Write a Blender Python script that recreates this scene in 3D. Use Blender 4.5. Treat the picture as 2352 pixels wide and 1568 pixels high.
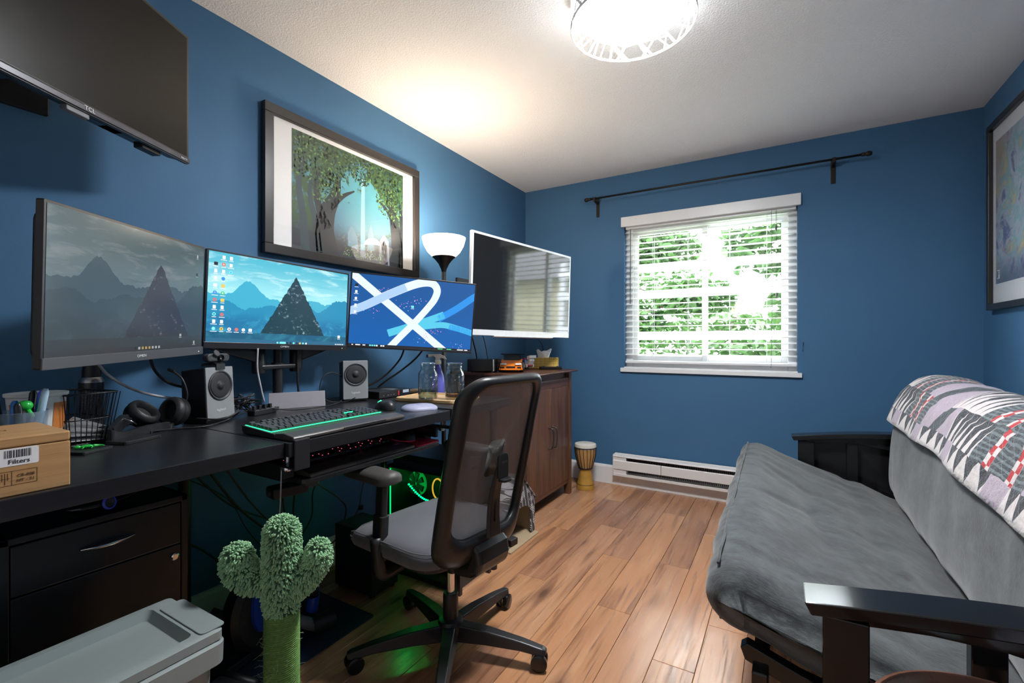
import bpy, math, random
from mathutils import Vector, Matrix, Euler
for o in list(bpy.data.objects): bpy.data.objects.remove(o)
SC = bpy.context.scene
COL = SC.collection
PI = math.pi
random.seed(7)
R = math.radians

# ---------------------------------------------------------------- camera
cam = bpy.data.cameras.new('camera'); cam_o = bpy.data.objects.new('camera', cam); COL.objects.link(cam_o)
cam.sensor_width = 36.0; cam.lens = 36.0*1060.0/2352.0
cam.clip_start = 0.02; cam.clip_end = 200
cam_o.location = (1.965, 0.0, 1.127); cam_o.rotation_euler = (R(90), 0, R(30.5))
SC.camera = cam_o

# ---------------------------------------------------------------- world, sun, exposure
SC.view_settings.view_transform = 'Standard'; SC.view_settings.look = 'None'
SC.view_settings.exposure = 0.6; SC.view_settings.gamma = 1.0; SC.view_settings.use_curve_mapping = False
W = bpy.data.worlds.new('sky'); SC.world = W; W.use_nodes = True
_bg = W.node_tree.nodes['Background']
_bg.inputs[0].default_value = (0.86, 0.93, 1.0, 1); _bg.inputs[1].default_value = 16.0
_s = bpy.data.lights.new('sun', 'SUN'); _s.energy = 7.0; _s.angle = R(0.6); _s.color = (1, .95, .86)
_so = bpy.data.objects.new('sun', _s); COL.objects.link(_so); _so.rotation_euler = (R(48), 0, R(38))
CEIL_LAMP = 105.0      # emission of the ceiling lamp diffuser
FLOOR_LAMP = 2.4      # glow of the torchiere bowl
BULB = 17.0           # torchiere bulb, watts

# ---------------------------------------------------------------- node expressions
class X:
    def __init__(s, nt, v): s.nt, s.v = nt, v
    def __add__(a, b): return mt(a.nt, 'ADD', a, b)
    __radd__ = __add__
    def __mul__(a, b): return mt(a.nt, 'MULTIPLY', a, b)
    __rmul__ = __mul__
    def __sub__(a, b): return mt(a.nt, 'SUBTRACT', a, b)
    def __rsub__(a, b): return mt(a.nt, 'SUBTRACT', b, a)
    def __truediv__(a, b): return mt(a.nt, 'DIVIDE', a, b)
    def __lt__(a, b): return mt(a.nt, 'LESS_THAN', a, b)
    def __gt__(a, b): return mt(a.nt, 'GREATER_THAN', a, b)
    def floor(a): return mt(a.nt, 'FLOOR', a)
    def fract(a): return mt(a.nt, 'FRACT', a)
    def sin(a): return mt(a.nt, 'SINE', a)
    def abs(a): return mt(a.nt, 'ABSOLUTE', a)
    def min(a, b): return mt(a.nt, 'MINIMUM', a, b)
    def max(a, b): return mt(a.nt, 'MAXIMUM', a, b)
    def pow(a, b): return mt(a.nt, 'POWER', a, b)
    def mod(a, b): return mt(a.nt, 'FLOORED_MODULO', a, b)
def put(nt, sock, x):
    if isinstance(x, X): nt.links.new(x.v, sock)
    elif isinstance(x, (tuple, list)): sock.default_value = tuple(x) + ((1,) if len(x) == 3 and len(sock.default_value) == 4 else ())
    else: sock.default_value = x
def mt(nt, op, *a):
    n = nt.nodes.new('ShaderNodeMath'); n.operation = op
    for i, x in enumerate(a): put(nt, n.inputs[i], x)
    return X(nt, n.outputs[0])
def smooth(x, a, b):
    n = x.nt.nodes.new('ShaderNodeMapRange'); n.interpolation_type = 'SMOOTHSTEP'
    put(x.nt, n.inputs[0], x); n.inputs[1].default_value = a; n.inputs[2].default_value = b
    return X(x.nt, n.outputs[0])
def mixc(f, a, b, nt=None, mode='MIX'):
    nt = nt or f.nt
    n = nt.nodes.new('ShaderNodeMix'); n.data_type = 'RGBA'; n.blend_type = mode
    put(nt, n.inputs[0], f); put(nt, n.inputs[6], a); put(nt, n.inputs[7], b)
    return X(nt, n.outputs[2])
def coords(nt, kind='Object'):
    n = nt.nodes.new('ShaderNodeTexCoord'); s = nt.nodes.new('ShaderNodeSeparateXYZ')
    nt.links.new(n.outputs[kind], s.inputs[0])
    return [X(nt, s.outputs[i]) for i in range(3)]
def vec(nt, x, y, z):
    n = nt.nodes.new('ShaderNodeCombineXYZ')
    for i, q in enumerate((x, y, z)): put(nt, n.inputs[i], q)
    return X(nt, n.outputs[0])
def noise(v, scale=5, detail=3, rough=.55, dist=0.0):
    n = v.nt.nodes.new('ShaderNodeTexNoise'); put(v.nt, n.inputs['Vector'], v)
    n.inputs['Scale'].default_value = scale; n.inputs['Detail'].default_value = detail
    n.inputs['Roughness'].default_value = rough; n.inputs['Distortion'].default_value = dist
    return X(v.nt, n.outputs[0])
def voro(v, scale=5, out=0):
    n = v.nt.nodes.new('ShaderNodeTexVoronoi'); put(v.nt, n.inputs['Vector'], v); n.inputs['Scale'].default_value = scale
    return X(v.nt, n.outputs[out])
def white(v):
    n = v.nt.nodes.new('ShaderNodeTexWhiteNoise'); put(v.nt, n.inputs['Vector'], v)
    return X(v.nt, n.outputs[0])
def objrand(nt):
    n = nt.nodes.new('ShaderNodeObjectInfo'); return X(nt, n.outputs['Random'])
def ramp(f, stops):
    n = f.nt.nodes.new('ShaderNodeValToRGB'); put(f.nt, n.inputs[0], f)
    e = n.color_ramp.elements
    while len(e) < len(stops): e.new(0.5)
    for q, (p, c) in zip(e, stops): q.position = p; q.color = (*c, 1)
    return X(f.nt, n.outputs[0])
def bump(nt, h, strength=.3, dist=.01):
    n = nt.nodes.new('ShaderNodeBump'); n.inputs['Strength'].default_value = strength; n.inputs['Distance'].default_value = dist
    put(nt, n.inputs['Height'], h); return X(nt, n.outputs[0])

def srgb(*c):
    return tuple((v/255/12.92 if v/255 <= .04045 else ((v/255+.055)/1.055)**2.4) for v in c)
MATS = {}
def newmat(name):
    m = bpy.data.materials.new(name); m.use_nodes = True; MATS[name] = m
    nt = m.node_tree; return m, nt, nt.nodes['Principled BSDF']
def setp(nt, b, **k):
    names = dict(col='Base Color', rough='Roughness', metal='Metallic', spec='Specular IOR Level', trans='Transmission Weight',
                 ior='IOR', alpha='Alpha', emit='Emission Color', es='Emission Strength', normal='Normal', coat='Coat Weight',
                 crough='Coat Roughness', sheen='Sheen Weight', sub='Subsurface Weight')
    for q, v in k.items(): put(nt, b.inputs[names[q]], v)
def mat(name, col, rough=.5, var=.06, vscale=30, bmp=0.0, bscale=200, **k):
    """plain material with a little procedural unevenness in colour and, if asked, fine relief"""
    if name in MATS: return MATS[name]
    m, nt, b = newmat(name)
    x, y, z = coords(nt); v = vec(nt, x, y, z)
    n = noise(v, vscale, 3)
    lo = tuple(c*(1-var*1.6) for c in col); hi = tuple(min(1, c*(1+var*1.6)) for c in col)
    setp(nt, b, col=mixc(n, lo, hi), rough=rough, **k)
    if bmp: setp(nt, b, normal=bump(nt, noise(v, bscale, 2), bmp, .002))
    return m
def emis(name, col, s=1.0):
    if name in MATS: return MATS[name]
    m, nt, b = newmat(name)
    if name.split('_')[0] in ('icon', 'ribbon', 'dim', 'confetti'): s *= .75
    setp(nt, b, col=(0.02, .02, .02), rough=.3, emit=col, es=s)
    return m
def wood(name, c1, c2, c3, axis=1, scale=1.0, rough=.4, streak=40, bmp=.15):
    if name in MATS: return MATS[name]
    m, nt, b = newmat(name)
    p = coords(nt); r = objrand(nt)
    q = [c*(2.0*scale if i == axis else streak*scale) for i, c in enumerate(p)]
    q[0] = q[0] + r*37.0; q[2] = q[2] + r*11.0
    v = vec(nt, *q); n = noise(v, 1.0, 5, .6, .4); f = noise(v, 3.5, 3, .6)
    c = mixc(smooth(n, .35, .65), c1, c2); c = mixc(smooth(f, .55, .72)*.6, c, c3)
    setp(nt, b, col=c, rough=rough, normal=bump(nt, n, bmp, .003))
    return m
def clearglass(name, tint=(1, 1, 1), base=.03):
    """flat pane: looks straight through, mirrors at grazing angles"""
    if name in MATS: return MATS[name]
    m, nt, b = newmat(name)
    nt.nodes.remove(b); out = nt.nodes['Material Output']
    t = nt.nodes.new('ShaderNodeBsdfTransparent'); t.inputs[0].default_value = (*tint, 1)
    g = nt.nodes.new('ShaderNodeBsdfGlossy'); g.inputs['Roughness'].default_value = .015
    f = nt.nodes.new('ShaderNodeLayerWeight')
    mx = nt.nodes.new('ShaderNodeMixShader'); fac = X(nt, f.outputs['Facing']).pow(5.0)*.95+base
    put(nt, mx.inputs[0], fac)
    nt.links.new(t.outputs[0], mx.inputs[1]); nt.links.new(g.outputs[0], mx.inputs[2])
    nt.links.new(mx.outputs[0], out.inputs[0]); return m

# ---------------------------------------------------------------- mesh helpers
class MB:
    def __init__(s): s.v = []; s.f = []; s.m = []; s.cur = 0
    def mi(s, i): s.cur = i; return s
    def add(s, vs, fs, T=None):
        k = len(s.v)
        s.v += [tuple(T @ Vector(q)) if T is not None else tuple(q) for q in vs]
        s.f += [tuple(i+k for i in q) for q in fs]; s.m += [s.cur]*len(fs); return s
    def box(s, x0, x1, y0, y1, z0, z1, T=None):
        vs = [(x, y, z) for z in (z0, z1) for y in (y0, y1) for x in (x0, x1)]
        return s.add(vs, [(0, 2, 3, 1), (4, 5, 7, 6), (0, 1, 5, 4), (2, 6, 7, 3), (0, 4, 6, 2), (1, 3, 7, 5)], T)
    def prism(s, pts, h0, h1, axis=2, T=None):
        """polygon pts (2D) extruded from h0 to h1 along axis"""
        def c(p, h): return (p[0], p[1], h) if axis == 2 else ((p[0], h, p[1]) if axis == 1 else (h, p[0], p[1]))
        n = len(pts); vs = [c(p, h0) for p in pts] + [c(p, h1) for p in pts]
        fs = [tuple(range(n))[::-1], tuple(range(n, 2*n))] + [(i, (i+1) % n, n+(i+1) % n, n+i) for i in range(n)]
        return s.add(vs, fs, T)
    def lathe(s, prof, n=24, T=None, cap=True):
        vs = []; fs = []
        for (r, z) in prof:
            for i in range(n):
                a = 2*PI*i/n; vs.append((r*math.cos(a), r*math.sin(a), z))
        for j in range(len(prof)-1):
            for i in range(n):
                fs.append((j*n+i, j*n+(i+1) % n, (j+1)*n+(i+1) % n, (j+1)*n+i))
        if cap:
            if prof[0][0] > 1e-6: fs.append(tuple(range(n))[::-1])
            if prof[-1][0] > 1e-6: fs.append(tuple((len(prof)-1)*n+i for i in range(n)))
        return s.add(vs, fs, T)
    def tube(s, pts, r, n=8, cap=True, closed=False):
        pts = [Vector(p) for p in pts]; N = len(pts)
        rr = r if isinstance(r, (list, tuple)) else [r]*N
        vs = []; fs = []; up = None
        for i, p in enumerate(pts):
            if closed: t = pts[(i+1) % N]-pts[i-1]
            else: t = pts[min(i+1, N-1)]-pts[max(i-1, 0)]
            t.normalize()
            if up is None:
                up = Vector((0, 0, 1)) if abs(t.z) < .9 else Vector((1, 0, 0))
            a = t.cross(up)
            if a.length < 1e-5: a = t.orthogonal()
            a.normalize(); b = a.cross(t); up = b
            for k in range(n):
                q = 2*PI*k/n; vs.append(p + (a*math.cos(q)+b*math.sin(q))*rr[i])
        for i in range(N if closed else N-1):
            j = (i+1) % N
            for k in range(n): fs.append((i*n+k, i*n+(k+1) % n, j*n+(k+1) % n, j*n+k))
        if cap and not closed:
            fs.append(tuple(range(n))[::-1]); fs.append(tuple((N-1)*n+k for k in range(n)))
        return s.add(vs, fs)
    def cyl(s, p0, p1, r0, r1=None, n=16): return s.tube([p0, p1], [r0, r0 if r1 is None else r1], n)
    def ball(s, c, r, n=16, m=10, T=None):
        r = r if isinstance(r, (tuple, list)) else (r, r, r)
        vs = [(c[0], c[1], c[2]-r[2])]; fs = []
        for j in range(1, m):
            p = -PI/2+PI*j/m
            for i in range(n):
                a = 2*PI*i/n; vs.append((c[0]+r[0]*math.cos(p)*math.cos(a), c[1]+r[1]*math.cos(p)*math.sin(a), c[2]+r[2]*math.sin(p)))
        vs.append((c[0], c[1], c[2]+r[2])); L = len(vs)-1
        for i in range(n):
            fs.append((0, 1+(i+1) % n, 1+i)); fs.append((L, L-n+i, L-n+(i+1) % n))
        for j in range(m-2):
            for i in range(n): fs.append((1+j*n+i, 1+j*n+(i+1) % n, 1+(j+1)*n+(i+1) % n, 1+(j+1)*n+i))
        return s.add(vs, fs, T)
    def grid(s, fn, nu, nv, closeu=False, flip=False):
        vs = [fn(i/(nu if closeu else nu-1), j/(nv-1)) for j in range(nv) for i in range(nu)]; fs = []
        for j in range(nv-1):
            for i in range(nu if closeu else nu-1):
                q = (j*nu+i, j*nu+(i+1) % nu, (j+1)*nu+(i+1) % nu, (j+1)*nu+i); fs.append(q[::-1] if flip else q)
        return s.add(vs, fs)
    def build(s, name, m, parent=None, loc=None, rot=None, smooth=False, bev=0, seg=2, sub=0, auto=None, solid=0):
        me = bpy.data.meshes.new(name); me.from_pydata(s.v, [], s.f); me.update()
        for q in (m if isinstance(m, (list, tuple)) else [m]): me.materials.append(q)
        if any(s.m): me.polygons.foreach_set('material_index', s.m)
        if smooth: me.polygons.foreach_set('use_smooth', [True]*len(me.polygons))
        o = bpy.data.objects.new(name, me); COL.objects.link(o)
        if parent is not None: o.parent = parent
        if loc: o.location = loc
        if rot: o.rotation_euler = rot
        if solid:
            d = o.modifiers.new('thick', 'SOLIDIFY'); d.thickness = solid; d.offset = 0
        if bev:
            d = o.modifiers.new('bevel', 'BEVEL'); d.width = bev; d.segments = seg; d.limit_method = 'ANGLE'; d.angle_limit = R(40)
        if sub:
            d = o.modifiers.new('sub', 'SUBSURF'); d.levels = sub; d.render_levels = sub
        if auto:
            me.polygons.foreach_set('use_smooth', [True]*len(me.polygons))
            me.set_sharp_from_angle(angle=R(auto))
        return o
def spline(pts, n=8):
    P_ = [Vector(p) for p in pts]; P_ = [P_[0]*2-P_[1]] + P_ + [P_[-1]*2-P_[-2]]; out = []
    for i in range(1, len(P_)-2):
        a, b, c, d = P_[i-1:i+3]
        for k in range(n):
            t = k/n; out.append(.5*((2*b)+(c-a)*t+(2*a-5*b+4*c-d)*t*t+(3*b-a-3*c+d)*t**3))
    out.append(P_[-2]); return out
def tag(o, label, cat, group=None, kind=None):
    if label: o['label'] = label
    if cat: o['category'] = cat
    if group: o['group'] = group
    if kind: o['kind'] = kind
    return o
def thing(name, label, cat, loc=(0, 0, 0), rz=0.0, group=None, rot=None):
    o = bpy.data.objects.new(name, None); COL.objects.link(o); o.empty_display_size = .05
    o.location = loc; o.rotation_euler = rot or (0, 0, rz); return tag(o, label, cat, group)
def struct(o): o['kind'] = 'structure'; return o
def rrect(x0, x1, y0, y1, r, n=5):
    out = []
    for cx, cy, a0 in ((x1-r, y1-r, 0), (x0+r, y1-r, 90), (x0+r, y0+r, 180), (x1-r, y0+r, 270)):
        for k in range(n+1):
            a = R(a0+90*k/n); out.append((cx+r*math.cos(a), cy+r*math.sin(a)))
    return out
def text(s, size, m, parent, loc, rot, name='lettering', depth=.0004, align='CENTER', sx=1.0):
    c = bpy.data.curves.new(name, 'FONT'); c.body = s; c.size = size; c.extrude = depth; c.align_x = align; c.align_y = 'CENTER'; c.resolution_u = 3
    t = bpy.data.objects.new('tmp', c); COL.objects.link(t)
    me = bpy.data.meshes.new_from_object(t.evaluated_get(bpy.context.evaluated_depsgraph_get()))
    bpy.data.objects.remove(t); me.name = name; me.materials.clear(); me.materials.append(m)
    o = bpy.data.objects.new(name, me); COL.objects.link(o); o.parent = parent; o.location = loc; o.rotation_euler = rot; o.scale = (sx, 1, 1)
    return o
def copy_tree(o, parent=None):
    c = o.copy(); COL.objects.link(c); c.parent = parent
    for ch in list(o.children): copy_tree(ch, c)
    return c
def cable(name, pts, r, m, label, n=6, k=8, parent=None, cat='cable', group=None):
    o = MB().tube(spline(pts, k), r, n).build(name, m, parent, smooth=True)
    if parent is None: tag(o, label, cat, group)
    return o

# ---------------------------------------------------------------- shared materials
BLACK = mat('black_plastic', (.012, .012, .014), .42, bmp=.05, bscale=600)
BLACKG = mat('gloss_black', (.008, .008, .01), .16)
DARKGREY = mat('dark_grey_plastic', (.035, .037, .042), .45, bmp=.05, bscale=500)
GREY = mat('grey_plastic', (.16, .165, .175), .45)
WHITEP = mat('white_paint', (.78, .78, .78), .35, var=.02)
WHITEV = mat('white_vinyl', (.82, .83, .83), .3, var=.01)
CHROME = mat('chrome', (.75, .75, .77), .16, metal=1.0, var=.02)
STEEL = mat('brushed_steel', (.45, .45, .47), .35, metal=1.0)
CORD = mat('black_cord', (.01, .01, .012), .55)
PAPER = mat('white_paper', (.8, .8, .8), .8, var=.02)
INK = mat('black_ink', (.015, .015, .02), .6)
# ================================================================ ROOM SHELL
RW, RD, RH, RB = 2.93, 3.57, 2.44, -0.75     # right wall x, far wall y, ceiling z, back wall y
m, nt, b = newmat('blue_wall_paint')
x, y, z = coords(nt); v = vec(nt, x, y, z)
setp(nt, b, col=mixc(noise(v, 3, 2), (.050, .140, .262), (.058, .155, .285)), rough=.6, spec=.25, normal=bump(nt, noise(v, 260, 2), .12, .002))
WALLM = m
m, nt, b = newmat('textured_ceiling')
x, y, z = coords(nt); v = vec(nt, x, y, z)
setp(nt, b, col=(.86, .855, .845), rough=.9, normal=bump(nt, smooth(noise(v, 130, 3, .6), .4, .7), .35, .005))
CEILM = m
def wallbox(name, *a, m=WALLM):
    return struct(MB().box(*a).build(name, m))
wallbox('wall_left', -.15, 0, RB-.15, RD+.15, 0, RH)
wallbox('wall_right', RW, RW+.15, RB-.15, RD+.15, 0, RH)
wallbox('wall_back', 0, RW, RB-.15, RB, 0, RH)
wallbox('ceiling', -.15, RW+.15, RB-.15, RD+.15, RH, RH+.1, m=CEILM)
WX0, WX1, WZ0, WZ1 = .885, 2.043, .925, 2.05
w = MB().box(0, WX0, RD, RD+.15, 0, RH).box(WX1, RW, RD, RD+.15, 0, RH).box(WX0, WX1, RD, RD+.15, 0, WZ0).box(WX0, WX1, RD, RD+.15, WZ1, RH)
struct(w.build('wall_far', WALLM))

# floor: dark underlay and separate laminate planks
m, nt, b = newmat('laminate_wood')
x, y, z = coords(nt); rnd = objrand(nt)
yo = y + rnd*53.0; xo = x + rnd*17.0
v1 = vec(nt, xo*22.0, yo*1.5, rnd*9.0); v2 = vec(nt, xo*70.0, yo*3.2, rnd*5.0); v3 = vec(nt, xo*6.5, yo*2.2, rnd*3.0)
g1 = noise(v1, 1.0, 4, .6, .6); g2 = noise(v2, 1.0, 4, .65, .3)
base = ramp(rnd, [(0.0, (.50, .245, .12)), (.3, (.44, .21, .10)), (.55, (.53, .275, .145)), (.8, (.33, .155, .085)), (1.0, (.47, .24, .13))])
c = mixc(smooth(g1, .5, .70)*.65, base, (.15, .062, .032))
c = mixc(smooth(g1, .48, .28)*.4, c, (.62, .37, .20))
c = mixc(smooth(g2, .54, .72)*.7, c, (.09, .042, .026))
kn = voro(v3, 1.0)
c = mixc(smooth(kn, .15, .04)*.85, c, (.05, .025, .018))
c = mixc(smooth(kn, .30, .12)*.4, c, (.16, .075, .045))
setp(nt, b, col=c, rough=mixc(smooth(g2, .3, .7), (.16,)*3, (.30,)*3), spec=.7, normal=bump(nt, g2 + g1, .06, .002))
PLANKM = m
UNDER = mat('dark_underlay', (.03, .018, .012), .9)
fl = struct(MB().box(0, RW, RB, RD, -.06, -.012).build('floor', UNDER))
PW, PL = .1418, 1.235
JOIN = {-1: 1.89, 0: 2.411, -4: 1.954, 2: 1.979, -3: 2.725, -2: 2.356, 1: 2.90, 3: 2.15, -5: 2.55, -6: 1.60, -7: 2.20, 4: 2.6}
for i in range(-11, 11):
    xa, xb = max(0, 1.42+PW*i), min(RW, 1.42+PW*(i+1))
    if xb-xa < .01: continue
    j0 = JOIN.get(i, 2.0+.37*((i*5) % 7)/2.0); k = j0
    while k > RB: k -= PL
    while k < RD:
        ya, yb = max(k, RB), min(k+PL, RD); k += PL
        if yb-ya < .01: continue
        hx, hy, g = (xb-xa)/2-.0006, (yb-ya)/2-.0006, .0012
        q = MB()
        q.v = [(sx*hx, sy*hy, -.012) for sx, sy in ((-1, -1), (1, -1), (1, 1), (-1, 1))] + [(sx*hx, sy*hy, -.0016) for sx, sy in ((-1, -1), (1, -1), (1, 1), (-1, 1))] + \
              [(sx*(hx-g), sy*(hy-g), 0) for sx, sy in ((-1, -1), (1, -1), (1, 1), (-1, 1))]
        q.f = [(8, 9, 10, 11)] + [(a+o, (a+1) % 4+o, (a+1) % 4+o+4, a+o+4) for o in (0, 4) for a in range(4)]; q.m = [0]*len(q.f)
        q.build('plank', PLANKM, fl, loc=((xa+xb)/2, (ya+yb)/2, 0))
# baseboards
def baseboard(name, x0, x1, y0, y1, side):
    prof = [(0, 0), (.014, 0), (.014, .128), (.009, .142), (0, .145)]
    q = MB()
    if side == 'y':  q.prism([(y0-p, h) for p, h in prof], x0, x1, 0)
    else: q.prism([(x0 + side*p, h) for p, h in prof], y0, y1, 1)
    return struct(q.build(name, WHITEP))
baseboard('baseboard_far', .014, RW-.014, RD, RD, 'y')
baseboard('baseboard_left', 0, 0, RB, RD, 1)
baseboard('baseboard_right', RW, RW, RB, RD, -1)

# white closet doors added unseen behind the camera, to bounce daylight back
for k_ in (1, 2):
    xa = .32+(k_-1)*1.20; d_ = struct(MB().box(xa, xa+1.22, RB+(.004 if k_ == 1 else .034), RB+(.030 if k_ == 1 else .060), .02, 2.06).build('door_%d' % k_, WHITEP, bev=.003))
    for zz in (.18, 1.10): MB().box(xa+.14, xa+1.08, RB+(.030 if k_ == 1 else .060), RB+(.036 if k_ == 1 else .066), zz, zz+.80).build('door_panel', WHITEP, d_, bev=.004)
    MB().lathe([(.022, 0), (.024, .003), (.018, .004)], 16, Matrix.Translation((xa+(.07 if k_ == 1 else 1.15), RB+(.030 if k_ == 1 else .060), 1.0)) @ Matrix.Rotation(R(-90), 4, 'X')).build('bounce_door_pull', CHROME, d_)
tq = MB().box(.25, .32, RB, RB+.02, 0, 2.13).box(2.74, 2.81, RB, RB+.02, 0, 2.13).box(.32, 2.74, RB, RB+.02, 2.06, 2.13); struct(tq.build('bounce_door_trim', WHITEP, bev=.003))  # casing of the added daylight-bouncing doors
# window: vinyl frame in the opening, centre meeting stile, two panes
wn = struct(bpy.data.objects.new('window_1', None)); COL.objects.link(wn); wn.location = ((WX0+WX1)/2, RD, WZ0)
ww, wh = WX1-WX0, WZ1-WZ0
f = MB(); a = .055
f.box(-ww/2, -ww/2+a, .05, .12, 0, wh).box(ww/2-a, ww/2, .05, .12, 0, wh).box(-ww/2+a, ww/2-a, .05, .12, 0, a).box(-ww/2+a, ww/2-a, .05, .12, wh-a, wh)
f.build('window_frame', WHITEV, wn, bev=.004)
def sash(xa, xb, yo):
    s = MB(); t = .038
    s.box(xa, xa+t, yo, yo+.025, a, wh-a).box(xb-t, xb, yo, yo+.025, a, wh-a).box(xa+t, xb-t, yo, yo+.025, a, a+t).box(xa+t, xb-t, yo, yo+.025, wh-a-t, wh-a)
    so = s.build('sash', WHITEV, wn, bev=.003)
    MB().box(xa+t, xb-t, yo+.010, yo+.014, a+t, wh-a-t).build('pane', clearglass('window_glass'), so)
    mb_ = MB()
    mb_.box(xa+t, xb-t, yo+.006, yo+.018, a+t+(wh-2*a-2*t)*.5-.008, a+t+(wh-2*a-2*t)*.5+.008)
    return so
sash(-ww/2+a, .02, .062); sash(-.02, ww/2-a, .09)
MB().box(-ww/2, ww/2, 0.0, .05, -.0, .004).build('sill_lining', WHITEP, wn)
sl = MB().box(-.604, .604, -.022, .0, -.034, -.004).box(-.58, .58, -.012, 0, -.004, .0).build('window_sill', WHITEP, wn, bev=.003)

# venetian blind: every slat its own part
bl = thing('venetian_blind', 'white horizontal slat blind hanging in the window, slats open', 'blind', ((WX0+WX1)/2, RD, WZ0))
MB().prism([(-.028, wh-.03), (-.028, wh+.046), (-.016, wh+.048), (0.0, wh+.046), (.0, wh-.03)], -.598, .598, 0).build('valance', WHITEV, bl, bev=.003)
MB().box(-ww/2+.01, ww/2-.01, .008, .048, wh-.045, wh-.002).build('head_rail', WHITEV, bl)
SLAT = mat('slat_white', (.80, .80, .79), .35, var=.01)
sw = ww/2-.008
def slat_mesh():
    q = MB(); pr_ = [(-.024, .0), (-.012, .0026), (0, .0035), (.012, .0026), (.024, 0)]
    top = [(p, h+.0014) for p, h in pr_]; bot = [(p, h-.0014) for p, h in pr_][::-1]
    q.prism(top+bot, -sw, sw, 0); return q
first = None; pitch = .0432; zt = wh-.075
for i in range(23):
    zz = zt-i*pitch
    if first is None: first = slat_mesh().build('slat', SLAT, bl, loc=(0, .028, zz), rot=(R(3), 0, 0))
    else:
        o = first.copy(); COL.objects.link(o); o.parent = bl; o.location = (0, .028, zz); o.rotation_euler = (R(3+random.uniform(-1.2, 1.2)), 0, R(random.uniform(-.1, .1)))
MB().box(-sw, sw, .006, .05, .035, .052).build('bottom_rail', WHITEV, bl, bev=.003)
for xx in (-.36, .0-.11, .17, .40):
    MB().tube([(xx, .003, .05), (xx, .003, wh-.05)], .0011, 5).tube([(xx, .053, .05), (xx, .053, wh-.05)], .0011, 5).build('ladder_cord', WHITEV, bl)
WANDM = mat('grey_wand', (.12, .12, .12), .4)
MB().tube([(-.525, -.012, wh-.05), (-.528, -.012, wh-.63)], .0035, 6).build('tilt_wand', WANDM, bl)
for xx, l in ((.455, 0.15), (.46, .60)):
    MB().tube([(xx, -.008, wh-.04), (xx, -.008, wh-l)], .0011, 5).lathe([(.0025, 0), (.0055, .012), (.006, .03), (.002, .034)], 8, Matrix.Translation((xx, -.008, wh-l-.03))).build('pull_cord', WANDM, bl)
MB().tube(spline([(.43, -.006, wh-.04), (.432, -.006, .4), (.428, -.008, .06), (.42, -.012, .03)]), .0013, 5).build('lift_cord', WANDM, bl)

# cord cleat on the wall
tag(MB().box(2.066, 2.074, RD-.008, RD, 1.07, 1.13).tube([(2.07, RD-.004, 1.13), (2.07, RD-.018, 1.12), (2.07, RD-.016, 1.105)], .002, 6).build('cord_cleat', WALLM), 'tiny blue cord cleat on the wall right of the window', 'cleat')

# curtain rod
IRON = mat('bronze_iron', (.028, .022, .018), .38, metal=.6)
cr = thing('curtain_rod', 'thin dark bronze curtain rod with two wall brackets above the window', 'curtain rod', (0, RD, 2.26))
MB().tube([(.615, -.08, 0), (2.395, -.08, 0)], .007, 12).build('rod', IRON, cr, smooth=True)
for xx, s_ in ((.615, 1), (2.395, -1)):
    MB().lathe([(0, -.03), (.012, -.026), (.016, -.012), (.014, .0), (.010, .004), (.012, .010), (.012, .022), (.008, .026)], 12, Matrix.Translation((xx, -.08, 0)) @ Matrix.Rotation(R(90*s_), 4, 'Y')).build('finial', IRON, cr, smooth=True)
for xx in (.67, 2.235):
    q = MB().box(xx-.013, xx+.013, -.006, 0, -.13, .02)
    q.prism([(-.092, -.022), (-.066, -.022), (-.004, -.03), (0, -.02), (0, -.005), (-.066, -.010), (-.066, .014), (-.075, .014), (-.075, -.010), (-.085, -.010), (-.085, .010), (-.092, .010)], xx-.009, xx+.009, 0)
    q.build('bracket', IRON, cr, bev=.002)

# electric baseboard heater
hm = mat('heater_enamel', (.74, .72, .70), .4, var=.02)
ht = thing('baseboard_heater', 'long white electric baseboard heater under the window', 'heater', (.82, RD-.016, .084))
L = 1.25
MB().box(0, L, -.004, 0, 0, .169).prism([(0, .163), (-.048, .158), (-.055, .150), (-.052, .146), (-.044, .152), (0, .156)], 0, L, 0).build('back_plate', hm, ht)
MB().box(0, L, -.052, -.002, .0, .010).box(0, L, -.054, -.050, .0, .022).build('bottom_tray', hm, ht, bev=.002)
for xa, xb in ((0, .36), (.364, L)):
    MB().prism([(-.052, .052), (-.058, .056), (-.058, .118), (-.052, .124), (-.048, .120), (-.048, .056)], xa, xb, 0).build('front_panel', hm, ht)
MB().box(-.003, .10, -.05, -.004, .012, .158).build('junction_box', hm, ht, bev=.002)
for xx in (-.004, L): MB().box(xx, xx+.004, -.056, 0, .0, .165).build('end_cap', hm, ht)
fin = mat('dark_fins', (.05, .048, .042), .6, metal=.4); q = MB()
for i in range(92): q.box(.11+i*.0123, .1125+i*.0123, -.042, -.006, .03, .14)
q.build('heating_fins', fin, ht)['kind'] = 'stuff'
MB().tube([(.1, -.024, .085), (L, -.024, .085)], .008, 8).build('element', fin, ht)

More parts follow.
